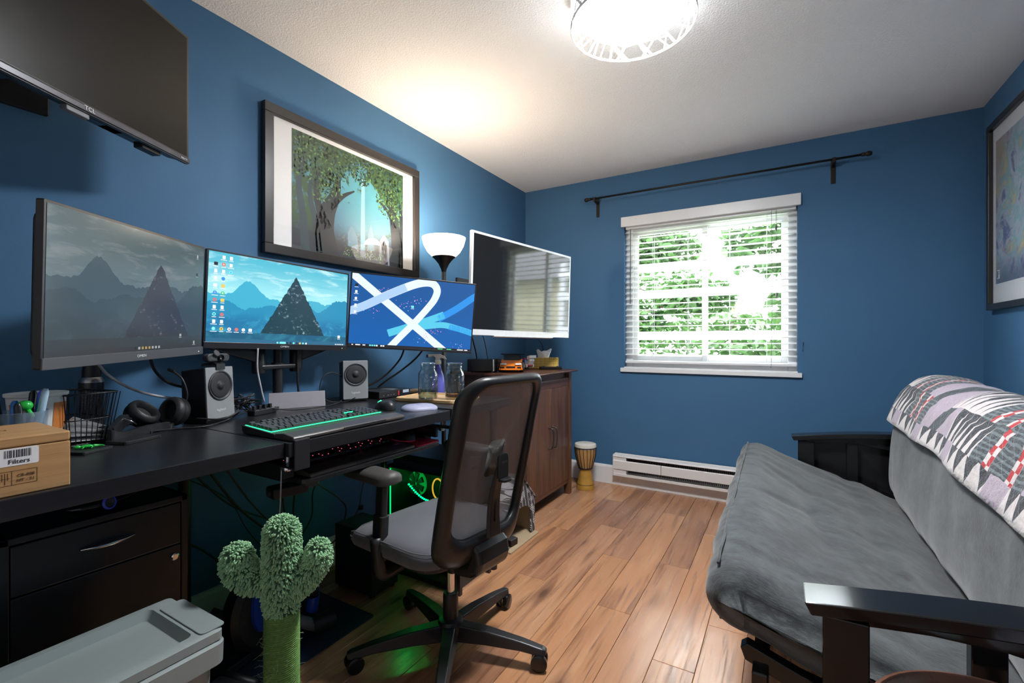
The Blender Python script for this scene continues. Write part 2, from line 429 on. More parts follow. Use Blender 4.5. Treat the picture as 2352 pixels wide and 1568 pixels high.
# ceiling lamp: white lattice drum round a glowing diffuser
cl = thing('ceiling_lamp', 'round white ceiling lamp with cut-out lattice drum, switched on', 'lamp', (1.478, 1.71, RH))
LATT = mat('lattice_white', (.62, .63, .65), .45, var=.02)
RR = .226; q = MB(); zb, zc = -.135, -.012
q.lathe([(RR, zb), (RR+.002, zb), (RR+.002, zb+.010), (RR, zb+.010), (RR, zb)], 72, cap=False).lathe([(RR, zc-.008), (RR+.002, zc-.008), (RR+.002, zc), (RR, zc), (RR, zc-.008)], 72, cap=False)
rg = random.Random(3)
def strip(a0, a1, z0, z1, w_):
    n = 6; vs = []; fs = []
    for i in range(n+1):
        t = i/n; a_ = a0+(a1-a0)*t; zz = z0+(z1-z0)*t; ln = math.hypot((a1-a0)*RR, z1-z0)
        da = w_*(z1-z0)/ln/RR/2; dz = -w_*(a1-a0)*RR/ln/2
        for s_ in (-1, 1):
            for rr in (RR, RR+.002):
                vs.append((rr*math.cos(a_+s_*da), rr*math.sin(a_+s_*da), min(zc, max(zb, zz+s_*dz))))
    for i in range(n):
        k = i*4; fs += [(k, k+2, k+6, k+4), (k+1, k+5, k+7, k+3), (k, k+4, k+5, k+1), (k+2, k+3, k+7, k+6)]
    q.add(vs, fs)
for i in range(44):
    a0 = 2*PI*i/44+rg.uniform(-.05, .05)
    strip(a0, a0+rg.choice([-1, 1])*rg.uniform(.05, .5), zb, zc, rg.uniform(.005, .010))
for i in range(16):
    a0 = rg.uniform(0, 2*PI); z0 = rg.uniform(zb, zc); strip(a0, a0+rg.uniform(.2, .4), z0, min(zc, max(zb, z0+rg.uniform(-.06, .06))), .008)
q.build('lattice_drum', LATT, cl)
MB().lathe([(.05, -.0), (.23, -.0), (.23, -.012), (.05, -.012)], 48).build('ceiling_plate', WHITEP, cl)
MB().lathe([(.196, -.014), (.198, -.06), (.194, -.086)], 48, cap=False).build('diffuser_side', emis('lamp_side_glow', (.93, .96, 1.0), 11.0), cl, smooth=True)
MB().lathe([(.194, -.086), (.186, -.093), (.14, -.098), (.0001, -.100)], 48).build('diffuser', emis('lamp_diffuser', (.95, .97, 1.0), CEIL_LAMP), cl, smooth=True)

# ================================================================ OUTSIDE THE WINDOW
scr = thing('board_screen', 'white boards built as a fence in place of unidentified pale bands outside', 'fence', (.2, RD+1.6, -1.0))  # boards put in for pale bands that were not identified
for zc_ in (2.94, 2.645, 2.19): MB().box(-2.2, 2.6, 0, .03, zc_-.045, zc_+.045).build('board', WHITEV, scr, bev=.004)
for xx in (-2.2, -.6, 2.5): MB().box(xx, xx+.09, .03, .12, 0, 3.1).build('post', WHITEV, scr, bev=.004)
GRASS = mat('lawn', (.10, .17, .05), .9)
struct(MB().box(-14, 16, RD+.4, RD+26, -1.2, -1.0).build('ground_outside', GRASS))
SID = mat('beige_siding', (.42, .40, .27), .7); SHING = mat('grey_roof', (.16, .16, .17), .8)
hs = thing('neighbour_house', 'pale yellow clapboard house beyond the window', 'house', (3.0, RD+5.2, -1.0))
MB().box(0, 6, .03, 3, 0, 3.4).build('wall', SID, hs)
for i in range(22): MB().prism([(.03, i*.15), (.03, i*.15+.15), (.012, i*.15+.15), (0, i*.15)], -.0, 6, 0).build('clapboard', SID, hs)
MB().box(-.1, 0.0, -.03, .03, 0, 3.4).build('corner_board', WHITEV, hs)
MB().prism([(-.4, 3.4), (1.5, 4.6), (3.4, 3.4)], -.3, 6.3, 0).build('roof', SHING, hs)
wf = MB().box(1.2, 2.3, -.03, .02, 1.2, 2.3).build('window_trim', WHITEV, hs); MB().box(1.28, 2.22, -.032, -.028, 1.28, 2.22).build('pane', BLACKG, wf)
m, nt, b = newmat('leaf_green'); rn = objrand(nt); x, y, z = coords(nt)
n = noise(vec(nt, x, y, z), 4, 3)
setp(nt, b, col=mixc(n, (.018, .052, .012), (.050, .115, .026)), rough=.5)
out = nt.nodes['Material Output']; tr = nt.nodes.new('ShaderNodeBsdfTranslucent'); tr.inputs[0].default_value = (.05, .11, .03, 1)
mx = nt.nodes.new('ShaderNodeMixShader'); mx.inputs[0].default_value = .3
nt.links.new(b.outputs[0], mx.inputs[1]); nt.links.new(tr.outputs[0], mx.inputs[2]); nt.links.new(mx.outputs[0], out.inputs[0])
LEAF = m; BARK = mat('bark', (.10, .07, .05), .9, bmp=.5, bscale=40)
def tree(label, loc, lobes, size, seed, trunk_h):
    rg = random.Random(seed); t = thing('garden_tree', label, 'tree', loc, 0, 'trees outside the window')
    q = MB().tube(spline([(0, 0, 0), (.05, .03, trunk_h*.5), (0, 0, trunk_h)]), .07, 8)
    for (c_, r_, n_) in lobes: q.tube(spline([(0, 0, trunk_h*.8), ((c_[0])*.5, c_[1]*.5, (c_[2]+trunk_h*.8)*.5+.1), c_]), [.035-.025*i/16 for i in range(17)], 6)
    q.build('trunk', BARK, t)
    vs = []; fs = []
    for (c_, r_, n_) in lobes:
        for i in range(n_):
            while True:
                p = Vector((rg.uniform(-1, 1), rg.uniform(-1, 1), rg.uniform(-1, 1)))
                if p.length < 1: break
            p = Vector((c_[0]+p.x*r_[0], c_[1]+p.y*r_[1], c_[2]+p.z*r_[2])); s_ = size*rg.uniform(.6, 1.25)
            M_ = Euler((rg.uniform(-.9, .9), rg.uniform(-.9, .9), rg.uniform(0, 6.28))).to_matrix()
            k = len(vs)
            for u_ in ((-.5, 0, .0), (-.15, .28, .08), (.25, .22, .06), (.55, 0, -.08), (.25, -.22, .06), (-.15, -.28, .08), (0, 0, 0)): vs.append(p+M_ @ (Vector(u_)*s_))
            fs += [(k+6, k+a_, k+(a_+1) % 6) for a_ in range(6)]
    q = MB(); q.add(vs, fs); o = q.build('foliage', LEAF, t); o['kind'] = 'stuff'
tree('leafy green tree filling the left half of the window view', (-.6, RD+2.9, -1.0), [((-.5, 0, 3.6), (1.1, .5, .45), 2600), ((.3, .1, 2.35), (.9, .5, .34), 1700), ((-.7, .2, 1.5), (1.2, .5, .3), 1500), ((.5, .1, 3.9), (.8, .5, .4), 1200), ((.9, .1, 1.2), (.5, .4, .3), 600), ((1.5, .1, 2.70), (.6, .4, .26), 700), ((.9, .1, 3.42), (.8, .4, .30), 1000)], .14, 1, 2.6)
tree('broad-leaved tree with pale leaves close to the right side of the window', (2.2, RD+2.0, -1.0), [((-.25, 0, 3.2), (.6, .4, .42), 420), ((.15, .1, 2.5), (.55, .4, .3), 260), ((-.4, .1, 1.9), (.5, .3, .25), 200), ((.3, 0, 3.7), (.5, .4, .35), 330)], .17, 2, 2.3)
tree('dark hedge-like tree far behind the other trees', (1.0, RD+7.5, -1.0), [((-2.6, 0, 3.6), (2.2, .8, .9), 1300), ((.0, 0, 2.2), (2.0, .8, .6), 900), ((-3.2, 0, 1.6), (2.0, .8, .5), 700)], .22, 3, 3.0)
# ================================================================ OFFICE CHAIR
from mathutils import noise as mn
SEATF = mat('grey_seat_fabric', (.075, .078, .092), .85, var=.12, vscale=400, bmp=.4, bscale=900, sheen=.3)
FRAMEP = mat('chair_black_plastic', (.016, .016, .017), .36, bmp=.08, bscale=800)
ch = thing('office_chair', 'black mesh-back office chair on five castors, pulled up to the desk', 'chair', (.915, 1.340, 0), R(83))
def hw(z): return .222-.10*max(0, .58-z)**1.3-.06*max(0, z-.80)**1.5
def bk(x, z, off=0.0):
    t = (z-.40)/.62; u = x/.2
    y = -(.165+.135*t+.028*math.sin(PI*min(1, max(0, t))*1.0)*-1) + .040*u*u - off
    return (u*hw(z), y, z)
outer = rrect(-.2, .2, .385, 1.02, .085, 8); inner = rrect(-.152, .152, .487, .985, .062, 8)
n = len(outer); vs = []
for (a_, b_) in zip(outer, inner):
    wide = .028 if a_[1] > .5 else .034
    vs += [bk(*a_, wide*.4), bk(*b_, wide*.75), bk(*b_, -wide*.35), bk(*a_, -wide*.7), bk((a_[0]+b_[0])/2, (a_[1]+b_[1])/2, wide)]
fs = []
for i in range(n):
    j = (i+1) % n; k, l = i*5, j*5
    for p, q in ((0, 4), (4, 1), (1, 2), (2, 3), (3, 0)): fs.append((k+p, k+q, l+q, l+p))
q = MB(); q.add(vs, fs); br = q.build('back_frame', FRAMEP, ch, smooth=True, sub=1)
# woven mesh panel
m, nt, b = newmat('chair_mesh'); x, y, z = coords(nt)
gx = ((x*560.0).fract()-.5).abs() > .2; gz = ((z*420.0).fract()-.5).abs() > .24
setp(nt, b, col=(.17, .155, .145), rough=.6, sheen=.3)
out = nt.nodes['Material Output']; tr = nt.nodes.new('ShaderNodeBsdfTransparent'); mx = nt.nodes.new('ShaderNodeMixShader')
put(nt, mx.inputs[0], gx.max(gz)*.9); nt.links.new(tr.outputs[0], mx.inputs[1]); nt.links.new(b.outputs[0], mx.inputs[2]); nt.links.new(mx.outputs[0], out.inputs[0])
MESHM = m
q = MB(); ci = (0, .735); rings = [0, .25, .5, .75, 1.0, 1.07]
vs = [bk(ci[0]+t*(p[0]-ci[0]), ci[1]+t*(p[1]-ci[1]), -.001) for t in rings[1:] for p in inner]; fs = []
for r_ in range(len(rings)-2):
    for i in range(n): fs.append((r_*n+i, r_*n+(i+1) % n, (r_+1)*n+(i+1) % n, (r_+1)*n+i))
vs.append(bk(*ci, -.001)); fs += [(len(vs)-1, i, (i+1) % n) for i in range(n)]
q.add(vs, fs); q.build('back_mesh', MESHM, ch, smooth=True)
# lumbar support: spine, pad and tab
sp = []
for k in range(9):
    z_ = .47+.26*k/8; c0 = bk(0, z_, .03-.012*math.sin(PI*k/8)); wv = .036-.016*k/8; 
    sp.append((c0, wv))
q = MB()
for k, ((cx_, cy_, cz_), wv) in enumerate(sp): q.v += [(-wv, cy_, cz_), (wv, cy_, cz_), (wv*.8, cy_-.014, cz_), (-wv*.8, cy_-.014, cz_)]
for k in range(8):
    for a_ in range(4): q.f.append((k*4+a_, k*4+(a_+1) % 4, k*4+4+(a_+1) % 4, k*4+4+a_))
q.f += [(0, 3, 2, 1), (32, 33, 34, 35)]; q.m = [0]*len(q.f)
q.build('lumbar_spine', FRAMEP, ch, bev=.004)
MB().box(-.004, .004, -.216, -.2135, .52, .68).build('spine_slot', BLACK, ch)
q = MB(); pts = rrect(-.05, .05, .58, .77, .03, 4)
vs = [bk(p[0], p[1], -.012) for p in pts]+[bk(p[0], p[1], -.004) for p in pts]; k = len(pts)
q.add(vs, [tuple(range(k)), tuple(range(2*k-1, k-1, -1))]+[(i, (i+1) % k, k+(i+1) % k, k+i) for i in range(k)]); q.build('lumbar_pad', FRAMEP, ch, bev=.003)
MB().prism(rrect(-.026, .026, .665, .755, .018, 4), -.250, -.240, 1).build('lumbar_grip', FRAMEP, ch, bev=.003)
MB().prism(rrect(-.024, .024, -.272, -.236, .016, 4), .664, .674, 2).build('lumbar_tab', FRAMEP, ch, bev=.003)
# arm from backrest bottom under the seat
q = MB().prism([(-.190, .455), (-.208, .44), (-.216, .40), (-.205, .362), (-.17, .342), (-.12, .333), (-.02, .335), (-.02, .372), (-.12, .378), (-.150, .39), (-.165, .42), (-.168, .455)], -.082, .082, 0)
q.build('back_carrier', FRAMEP, ch, bev=.022, seg=4)
MB().box(-.09, .09, -.10, .12, .335, .40).build('tilt_mechanism', BLACK, ch, bev=.012)
MB().tube([(.1, .06, .36), (.25, .05, .365)], .008, 8).prism(rrect(.235, .285, .03, .08, .012, 3), .350, .366, 2).build('lever', BLACK, ch)
MB().tube([(.1, -.07, .35), (.21, -.10, .352)], .009, 8).box(.20, .245, -.125, -.085, .335, .362).build('tension_knob', BLACK, ch, bev=.004)
# seat
q = MB(); base = rrect(-.238, .238, -.14, .335, .10, 8); n = len(base); prof = [(.03, .385), (.006, .40), (0, .424), (.008, .445), (.03, .460), (.08, .470), (.15, .472), (.22, .468)]
def seatpt(p, ins, z_):
    cx_, cy_ = 0, .0975; d_ = Vector((p[0]-cx_, p[1]-cy_)); d_ = d_*max(0.02, 1-ins/.238)
    xx, yy = cx_+d_.x, cy_+d_.y
    z_ -= .035*max(0, (yy-.17)/.165)**2 * (1 if z_ > .4 else .5)
    z_ += .010*max(0, (abs(xx)-.12)/.12)**2 if z_ > .43 else 0
    return (xx, yy, z_)
vs = [seatpt(p, i_, z_) for i_, z_ in prof for p in base]; fs = [tuple(range(n))[::-1], tuple(range((len(prof)-1)*n, len(prof)*n))]
for j in range(len(prof)-1):
    for i in range(n): fs.append((j*n+i, j*n+(i+1) % n, (j+1)*n+(i+1) % n, (j+1)*n+i))
q.add(vs, fs); q.build('seat_cushion', SEATF, ch, auto=60)
q = MB(); q.tube([seatpt(p, -.001, .437) for p in base], .0022, 6, closed=True).tube([seatpt(p, .001, .447) for p in base], .0018, 6, closed=True).build('seat_seam', SEATF, ch, smooth=True)
MB().prism(rrect(-.2, .2, -.11, .29, .08, 6), .37, .39, 2).build('seat_pan', BLACK, ch, bev=.006)
# arms
for s_ in (-1, 1):
    q = MB()
    pth = [(s_*.10, .10, .345), (s_*.18, .10, .335), (s_*.222, .10, .335), (s_*.236, .105, .37), (s_*.240, .115, .46)]
    q.tube(spline(pth, 5), .021, 10); q.build('arm_bracket', FRAMEP, ch, smooth=True)
    T = Matrix.Translation((s_*.243, .120, 0)) @ Matrix.Rotation(R(-3*s_), 4, 'Y')
    MB().prism(rrect(-.018, .018, -.028, .028, .012, 4), .38, .53, 2, T).build('arm_sleeve', FRAMEP, ch, bev=.003)
    MB().prism(rrect(-.013, .013, -.022, .022, .010, 4), .52, .664, 2, T).build('arm_post', FRAMEP, ch)
    pad = MB(); lo = rrect(-.046, .046, -.13, .13, .043, 6); k = len(lo); vs = []
    for ins, z_ in ((.012, .660), (.0, .668), (.0, .684), (.006, .694), (.018, .700)):
        for p in lo: vs.append((s_*.242+p[0]*(1-ins/.046), .135+p[1]*(1-ins/.13), z_-.006*abs(p[0]/.046)**2))
    fs = [tuple(range(k))[::-1], tuple(range(4*k, 5*k))]
    for j in range(4):
        for i in range(k): fs.append((j*k+i, j*k+(i+1) % k, (j+1)*k+(i+1) % k, (j+1)*k+i))
    pad.add(vs, fs); pad.build('arm_pad', mat('arm_pad_rubber', (.05, .047, .045), .5, bmp=.1, bscale=600), ch, auto=50)
# column and star base
MB().cyl((0, 0, .20), (0, 0, .345), .0145, n=20).build('gas_lift', CHROME, ch, smooth=False)
MB().lathe([(.024, .07), (.028, .08), (.028, .205), (.025, .212), (.016, .212)], 20).build('column_sleeve', BLACK, ch, auto=40)
MB().lathe([(.03, .055), (.048, .062), (.05, .10), (.042, .118), (.028, .122)], 20).build('hub', FRAMEP, ch, auto=40)
for k in range(5):
    T = Matrix.Rotation(R(14+72*k-83), 4, 'Z')
    q = MB(); pr_ = [(.035, .031, .108, .052), (.14, .027, .104, .058), (.27, .022, .088, .058), (.345, .019, .074, .050), (.358, .012, .070, .054)]
    for (r_, w_, zt_, zb_) in pr_: q.v += [tuple(T @ Vector(p)) for p in ((r_, -w_, zb_), (r_, w_, zb_), (r_, w_*.72, zt_), (r_, -w_*.72, zt_))]
    for j in range(4):
        for a_ in range(4): q.f.append((j*4+a_, j*4+(a_+1) % 4, j*4+4+(a_+1) % 4, j*4+4+a_))
    q.f += [(0, 3, 2, 1), (16, 17, 18, 19)]; q.m = [0]*len(q.f); q.build('base_leg', FRAMEP, ch, bev=.004)
    ca = k*1.3+.5; C_ = T @ Vector((.345, 0, 0)); U = Vector((math.cos(ca), math.sin(ca), 0)); c0 = Vector((C_.x, C_.y, .029))+Vector((-U.y, U.x, 0))*.012
    cs = MB().cyl((C_.x, C_.y, .028), (C_.x, C_.y, .066), .007, n=8)
    for s_ in (-1, 1): cs.tube([c0+U*s_*.006, c0+U*s_*.009, c0+U*s_*.024, c0+U*s_*.027], [.026, .0285, .0285, .022], 20)
    cs.build('castor', BLACKG, ch, auto=40)

# ================================================================ DESKS
DESKM = wood('black_brown_veneer', (.010, .010, .012), (.014, .014, .016), (.022, .022, .025), axis=1, streak=60, rough=.28, bmp=.08)
def desk(label, y0, y1, x1, legs, z=.845):
    d = thing('desk', label, 'desk', (0, 0, 0))
    MB().box(.004, x1, y0, y1, z-.04, z).build('desk_top', DESKM, d, bev=.002)
    for (lx, ly) in legs: MB().cyl((lx, ly, 0), (lx, ly, z-.04), .02, n=14).build('leg', BLACK, d)
    return d
desk('black wooden desk on the left, carrying the wooden filter box and headphones', -.42, .783, .770, ((.70, -.36), (.07, -.36)))
desk('black wooden desk on the right, carrying the keyboard and two glass jars', .787, 1.992, .785, ((.07, .85), (.72, 1.93), (.07, 1.93)))
# pull-out tray hung under the right desk
tr_ = thing('keyboard_tray', 'black pull-out keyboard tray clamped under the right desk', 'tray', (0, 0, 0))
MB().prism(rrect(.36, .745, .865, 1.50, .03, 4), .700, .716, 2).build('tray_board', mat('tray_black', (.012, .012, .014), .35), tr_, bev=.003)
for yy, s_ in ((.825, 1), (1.53, -1)):
    q = MB().box(.60, .79, yy-.024, yy+.024, .8452, .851).box(.7852, .791, yy-.024, yy+.024, .765, .851)
    q.box(.56, .79, yy-.02, yy+.02, .765, .771)
    q.build('clamp', BLACK, tr_, bev=.002)
    MB().cyl((.72, yy, .771), (.72, yy, .8050), .006, n=10).lathe([(.014, 0), (.016, .004), (.016, .012), (.006, .014)], 12, Matrix.Translation((.72, yy, .752))).build('clamp_screw', CHROME, tr_)
    MB().box(.40, .70, yy-.016 if s_ < 0 else yy+.0, yy if s_ < 0 else yy+.036, .722, .764).build('slide_rail', BLACK, tr_, bev=.003)
    MB().box(.42, .66, (.855 if s_ > 0 else 1.49), (.87 if s_ > 0 else 1.53), .700, .73).build('hanger', BLACK, tr_)
MB().lathe([(.022, 0), (.026, .006), (.026, .022), (.020, .026)], 16, Matrix.Translation((.68, .93, .674))).build('height_knob', DARKGREY, tr_)

# ================================================================ BROWN CABINET
WAL = wood('walnut_veneer', (.080, .033, .017), (.155, .066, .033), (.035, .015, .009), axis=2, streak=26, rough=.38)
WALH = wood('walnut_top', (.075, .031, .018), (.125, .052, .029), (.04, .016, .010), axis=1, streak=40, rough=.32)
cb = thing('sideboard_cabinet', 'walnut-brown two-door cabinet on short legs in the corner', 'cabinet', (0, 0, 0))
CY0, CY1, CX0, CX1 = 2.50, 3.195, .03, .60
tp = [(.0, .905), (CX1+.018, .905), (CX1+.028, .912), (CX1+.026, .920), (0.0, .922)]
MB().prism(tp, CY0-.022, CY1+.022, 1, Matrix.Translation((.016, 0, 0))).build('cabinet_top', WALH, cb, bev=.003)
for yy in (CY0, CY1-.045):
    for xx in (CX0, CX1-.045): MB().box(xx, xx+.045, yy, yy+.045, 0, .905).build('leg_post', WAL, cb, bev=.003)
for yy in (CY0+.008, CY1-.026): MB().box(CX0+.045, CX1-.045, yy, yy+.018, .09, .905).build('side_panel', WAL, cb)
MB().box(CX0, CX0+.012, CY0+.045, CY1-.045, .09, .905).build('back_panel', WAL, cb)
MB().box(CX1-.040, CX1-.028, CY0+.045, CY1-.045, .845, .905).build('cornice_recess', WALH, cb)
MB().prism([(CX1-.028, .862), (CX1-.004, .862), (CX1-.004, .842), (CX1-.028, .826)], CY0+.045, CY1-.045, 1).build('cornice_moulding', WALH, cb, bev=.003)
MB().box(CX1-.036, CX1-.006, CY0+.045, CY1-.045, .805, .842).build('top_rail', WALH, cb)
MB().box(CX1-.040, CX1-.010, CY0+.045, CY1-.045, .085, .112).build('bottom_rail', WALH, cb)
MB().box(CX0+.012, CX1-.04, CY0+.03, CY1-.03, .09, .105).build('bottom_board', WAL, cb)
IRONH = mat('pewter_handle', (.11, .10, .10), .35, metal=.9)
ym = (CY0+CY1)/2
for s_, ya, yb in ((-1, CY0+.047, ym-.0015), (1, ym+.0015, CY1-.047)):
    dr = MB().box(CX1-.026, CX1-.006, ya, yb, .114, .803).build('door', WAL, cb, bev=.002)
    yh = ym+s_*.028
    q = MB().tube(spline([(CX1-.006, yh, .400), (CX1+.020, yh, .404), (CX1+.027, yh, .425), (CX1+.030, yh, .47), (CX1+.027, yh, .515), (CX1+.020, yh, .536), (CX1-.006, yh, .540)], 5), .0042, 8)
    for zz in (.40, .54): q.lathe([(.009, 0), (.008, .004), (.004, .006)], 12, Matrix.Translation((CX1-.006, yh, zz)) @ Matrix.Rotation(R(90), 4, 'Y'))
    q.build('handle', IRONH, dr, smooth=True)

# ================================================================ FILE CABINET AND BIN UNDER THE DESK
FILM = mat('black_enamel', (.013, .013, .015), .33, bmp=.06, bscale=700)
fc = thing('filing_cabinet', 'black metal filing cabinet with a chrome handle under the left desk', 'cabinet', (0, 0, 0))
FX, FY0, FY1, FZ = .487, .300, .672, .688
MB().box(.06, FX-.002, FY0, FY0+.016, .02, FZ).box(.06, FX-.002, FY1-.016, FY1, .02, FZ).box(.06, FX-.002, FY0, FY1, FZ-.016, FZ).box(.06, .07, FY0, FY1, .02, FZ).box(.06, FX-.03, FY0, FY1, .02, .04).build('cabinet_case', FILM, fc, bev=.002)
dw = MB().box(FX-.012, FX-.003, FY0+.018, FY1-.018, .555, FZ-.02).build('top_drawer', FILM, fc, bev=.002)
q = MB(); k = 14; vs = []
for i in range(k+1):
    t = i/k; yy = FY0+.135+.11*t; bow = math.sin(PI*t)
    vs += [(FX-.003, yy, .621), (FX+.003+.016*bow, yy, .620+.002*bow), (FX+.003+.015*bow, yy, .616-.002*bow), (FX-.003, yy, .617-.013*bow)]
fs = [(i*4+a_, i*4+(a_+1) % 4, i*4+4+(a_+1) % 4, i*4+4+a_) for i in range(k) for a_ in range(4)]
q.add(vs, fs); q.build('drawer_handle', CHROME, dw, smooth=True)
MB().box(FX-.012, FX-.003, FY0+.018, FY1-.018, .045, .551).build('file_drawer', FILM, fc, bev=.002)
MB().lathe([(.010, 0), (.010, .006), (.007, .008), (.002, .008)], 18, Matrix.Translation((FX-.003, FY1-.034, .522)) @ Matrix.Rotation(R(90), 4, 'Y')).build('lock', CHROME, fc)
for yy in (FY0+.03, FY1-.03): 
    for xx in (.1, FX-.05): MB().cyl((xx, yy, 0), (xx, yy, .022), .012, n=10).build('foot', BLACK, fc)

BINM = mat('grey_green_plastic', (.235, .275, .270), .32, var=.02, bmp=.03, bscale=90)
bn = thing('storage_bin', 'grey plastic storage bin with a flat lid in front of the filing cabinet', 'bin', (0, 0, 0))
DB = .08
BX0, BX1, BY0, BY1, BZ = .672, .922, -.06, .552, .505
def tub(x0, x1, y0, y1, r, z): return [(p[0], p[1], z) for p in rrect(x0, x1, y0, y1, r, 4)]
q = MB(); lv = [(.030, .004, .0), (.030, .03, .0), (.012, .03, .385), (.012, .03, .40)]
rings = [tub(BX0+i_, BX1-i_, BY0+i_, BY1-i_, .03, z_) for i_, _, z_ in ((.035, 0, .0), (.032, 0, .006), (.014, 0, .39+DB))]
k = len(rings[0]); q.add(sum(rings, []), [tuple(range(k))[::-1]]+[(j*k+i, j*k+(i+1) % k, (j+1)*k+(i+1) % k, (j+1)*k+i) for j in range(2) for i in range(k)])
q.build('tub', BINM, bn, auto=40)
q = MB(); rings = [tub(BX0+.012, BX1-.012, BY0+.012, BY1-.012, .02, .352+DB), tub(BX0+.001, BX1-.001, BY0+.001, BY1-.001, .022, .355+DB), tub(BX0, BX1, BY0, BY1, .022, .398+DB), tub(BX0+.006, BX1-.006, BY0+.006, BY1-.006, .02, .405+DB)]
q.add(sum(rings, []), [(j*k+i, j*k+(i+1) % k, (j+1)*k+(i+1) % k, (j+1)*k+i) for j in range(3) for i in range(k)]+[tuple(range(3*k, 4*k))]); q.build('rim', BINM, bn, auto=40)
q = MB(); rings = [tub(BX0+.004, BX1-.004, BY0+.03, BY1-.006, .012, .406+DB), tub(BX0+.004, BX1-.004, BY0+.03, BY1-.006, .012, .424+DB), tub(BX0+.012, BX1-.012, BY0+.038, BY1-.014, .012, .428+DB), tub(BX0+.028, BX1-.028, BY0+.05, BY1-.055, .014, .428+DB), tub(BX0+.036, BX1-.036, BY0+.06, BY1-.066, .012, .409+DB)]
q.add(sum(rings, []), [(j*k+i, j*k+(i+1) % k, (j+1)*k+(i+1) % k, (j+1)*k+i) for j in range(4) for i in range(k)]+[tuple(range(4*k, 5*k))]); ld = q.build('lid', BINM, bn, auto=40)
MB().prism(rrect(BX0+.05, BX1-.012, BY1-.048, BY1+.002, .01, 3), .428+DB, .431+DB, 2).build('lid_flap', BINM, ld, bev=.001)

# ================================================================ FUTON
BLKW = mat('black_lacquered_wood', (.010, .010, .011), .13, var=.1)
ft = thing('futon', 'black wooden futon frame with flat arms along the right wall', 'futon frame', (0, 0, 0))
def arm(yc, name='arm'):
    ya, yb = yc-.046, yc+.046
    def zt(x_): return .604+.075*(x_-2.0)+.02*math.sin((x_-2.0)/.8*PI)
    xs = [2.0+.8*i/10 for i in range(11)]
    top = [(x_, zt(x_)) for x_ in xs]; bot = [(x_, zt(x_)-.026) for x_ in xs][::-1]; bot[-1] = (2.012, zt(2.0)-.024)
    ar = MB().prism(top+bot, ya, yb, 1).build('arm_rest', BLKW, ft, bev=.003)
    MB().prism([(2.035, .60-.025)]+[(x_, zt(x_)-.026) for x_ in xs[1:]]+[(2.8, .52), (2.30, .585), (2.20, .583), (2.12, .573), (2.035, .56)], yc-.016, yc+.016, 1).build('arm_apron', BLKW, ft, bev=.002)
    MB().box(2.032, 2.108, yc-.03, yc-.005, 0, .58).box(2.05, 2.10, yc-.005, yc+.03, 0, .58).build('front_post', BLKW, ft, bev=.003)
    for xa, xb in ((2.254, 2.302), (2.47, 2.52)): MB().box(xa, xb, yc-.014, yc+.014, .15, .60).build('arm_slat', BLKW, ft, bev=.002)
    MB().box(2.69, 2.765, yc-.028, yc+.028, 0, .645).build('rear_post', BLKW, ft, bev=.003)
    MB().box(2.10, 2.70, yc-.016, yc+.016, .09, .16).build('lower_rail', BLKW, ft, bev=.003)
arm(1.142); arm(3.03)
MB().box(2.108, 2.69, 3.046, 3.060, .16, .60).build('arm_panel', BLKW, ft)
for xx in (1.90, 2.36): MB().box(xx, xx+.035, 1.20, 2.98, .315, .365).build('seat_rail', BLKW, ft, bev=.004)
for yy in (1.24, 2.95):
    MB().prism([(1.875, .40), (1.885, .372), (2.0, .330), (2.2, .285), (2.42, .25), (2.42, .30), (2.2, .335), (2.0, .375), (1.89, .412)], yy-.016, yy+.016, 1).build('side_rail', BLKW, ft, bev=.003)
MB().box(2.62, 2.66, 1.20, 2.98, .20, .27).build('back_rail', BLKW, ft)
for i in range(9): 
    yy = 1.36+i*.19
    MB().box(1.93, 2.40, yy, yy+.06, .366 if 0 else .345, .362).build('seat_slat', BLKW, ft)
m, nt, b = newmat('grey_velour'); x, y, z = coords(nt); v = vec(nt, x, y, z)
n1 = noise(v, 9, 5, .65); n2 = noise(vec(nt, x*40.0, y*400.0, z*60.0), 1.0, 3); n3 = noise(v, 500, 2)
c = mixc(smooth(n1*.6+noise(v, 26, 4, .7)*.4, .38, .62), (.020, .0235, .026), (.072, .083, .085)); c = mixc(smooth(n2, .45, .7)*.4, c, (.14, .16, .165)); c = mixc(n3*.35, c, (.03, .033, .039))
setp(nt, b, col=c, rough=.95, sheen=.30, normal=bump(nt, n2*.6+n3*.5, .4, .003)); VEL = m
Y0, Y1 = 1.225, 2.965
def wr(p, s_): return mn.noise(Vector(p)*s_)
def seat_prof():
    pts = [(2.42, .36), (2.30, .412), (2.18, .450), (2.06, .486), (1.96, .520), (1.89, .552), (1.84, .568), (1.795, .560), (1.768, .53), (1.758, .49), (1.768, .45), (1.80, .418), (1.85, .402), (1.95, .378), (2.1, .345), (2.3, .305), (2.44, .28), (2.50, .30), (2.49, .34)]
    return spline([(a_, 0, b_) for a_, b_ in pts]+[(pts[0][0], 0, pts[0][1])], 5)[:-1]
SP = seat_prof(); SCx, SCz = 2.05, .43; NV = 150
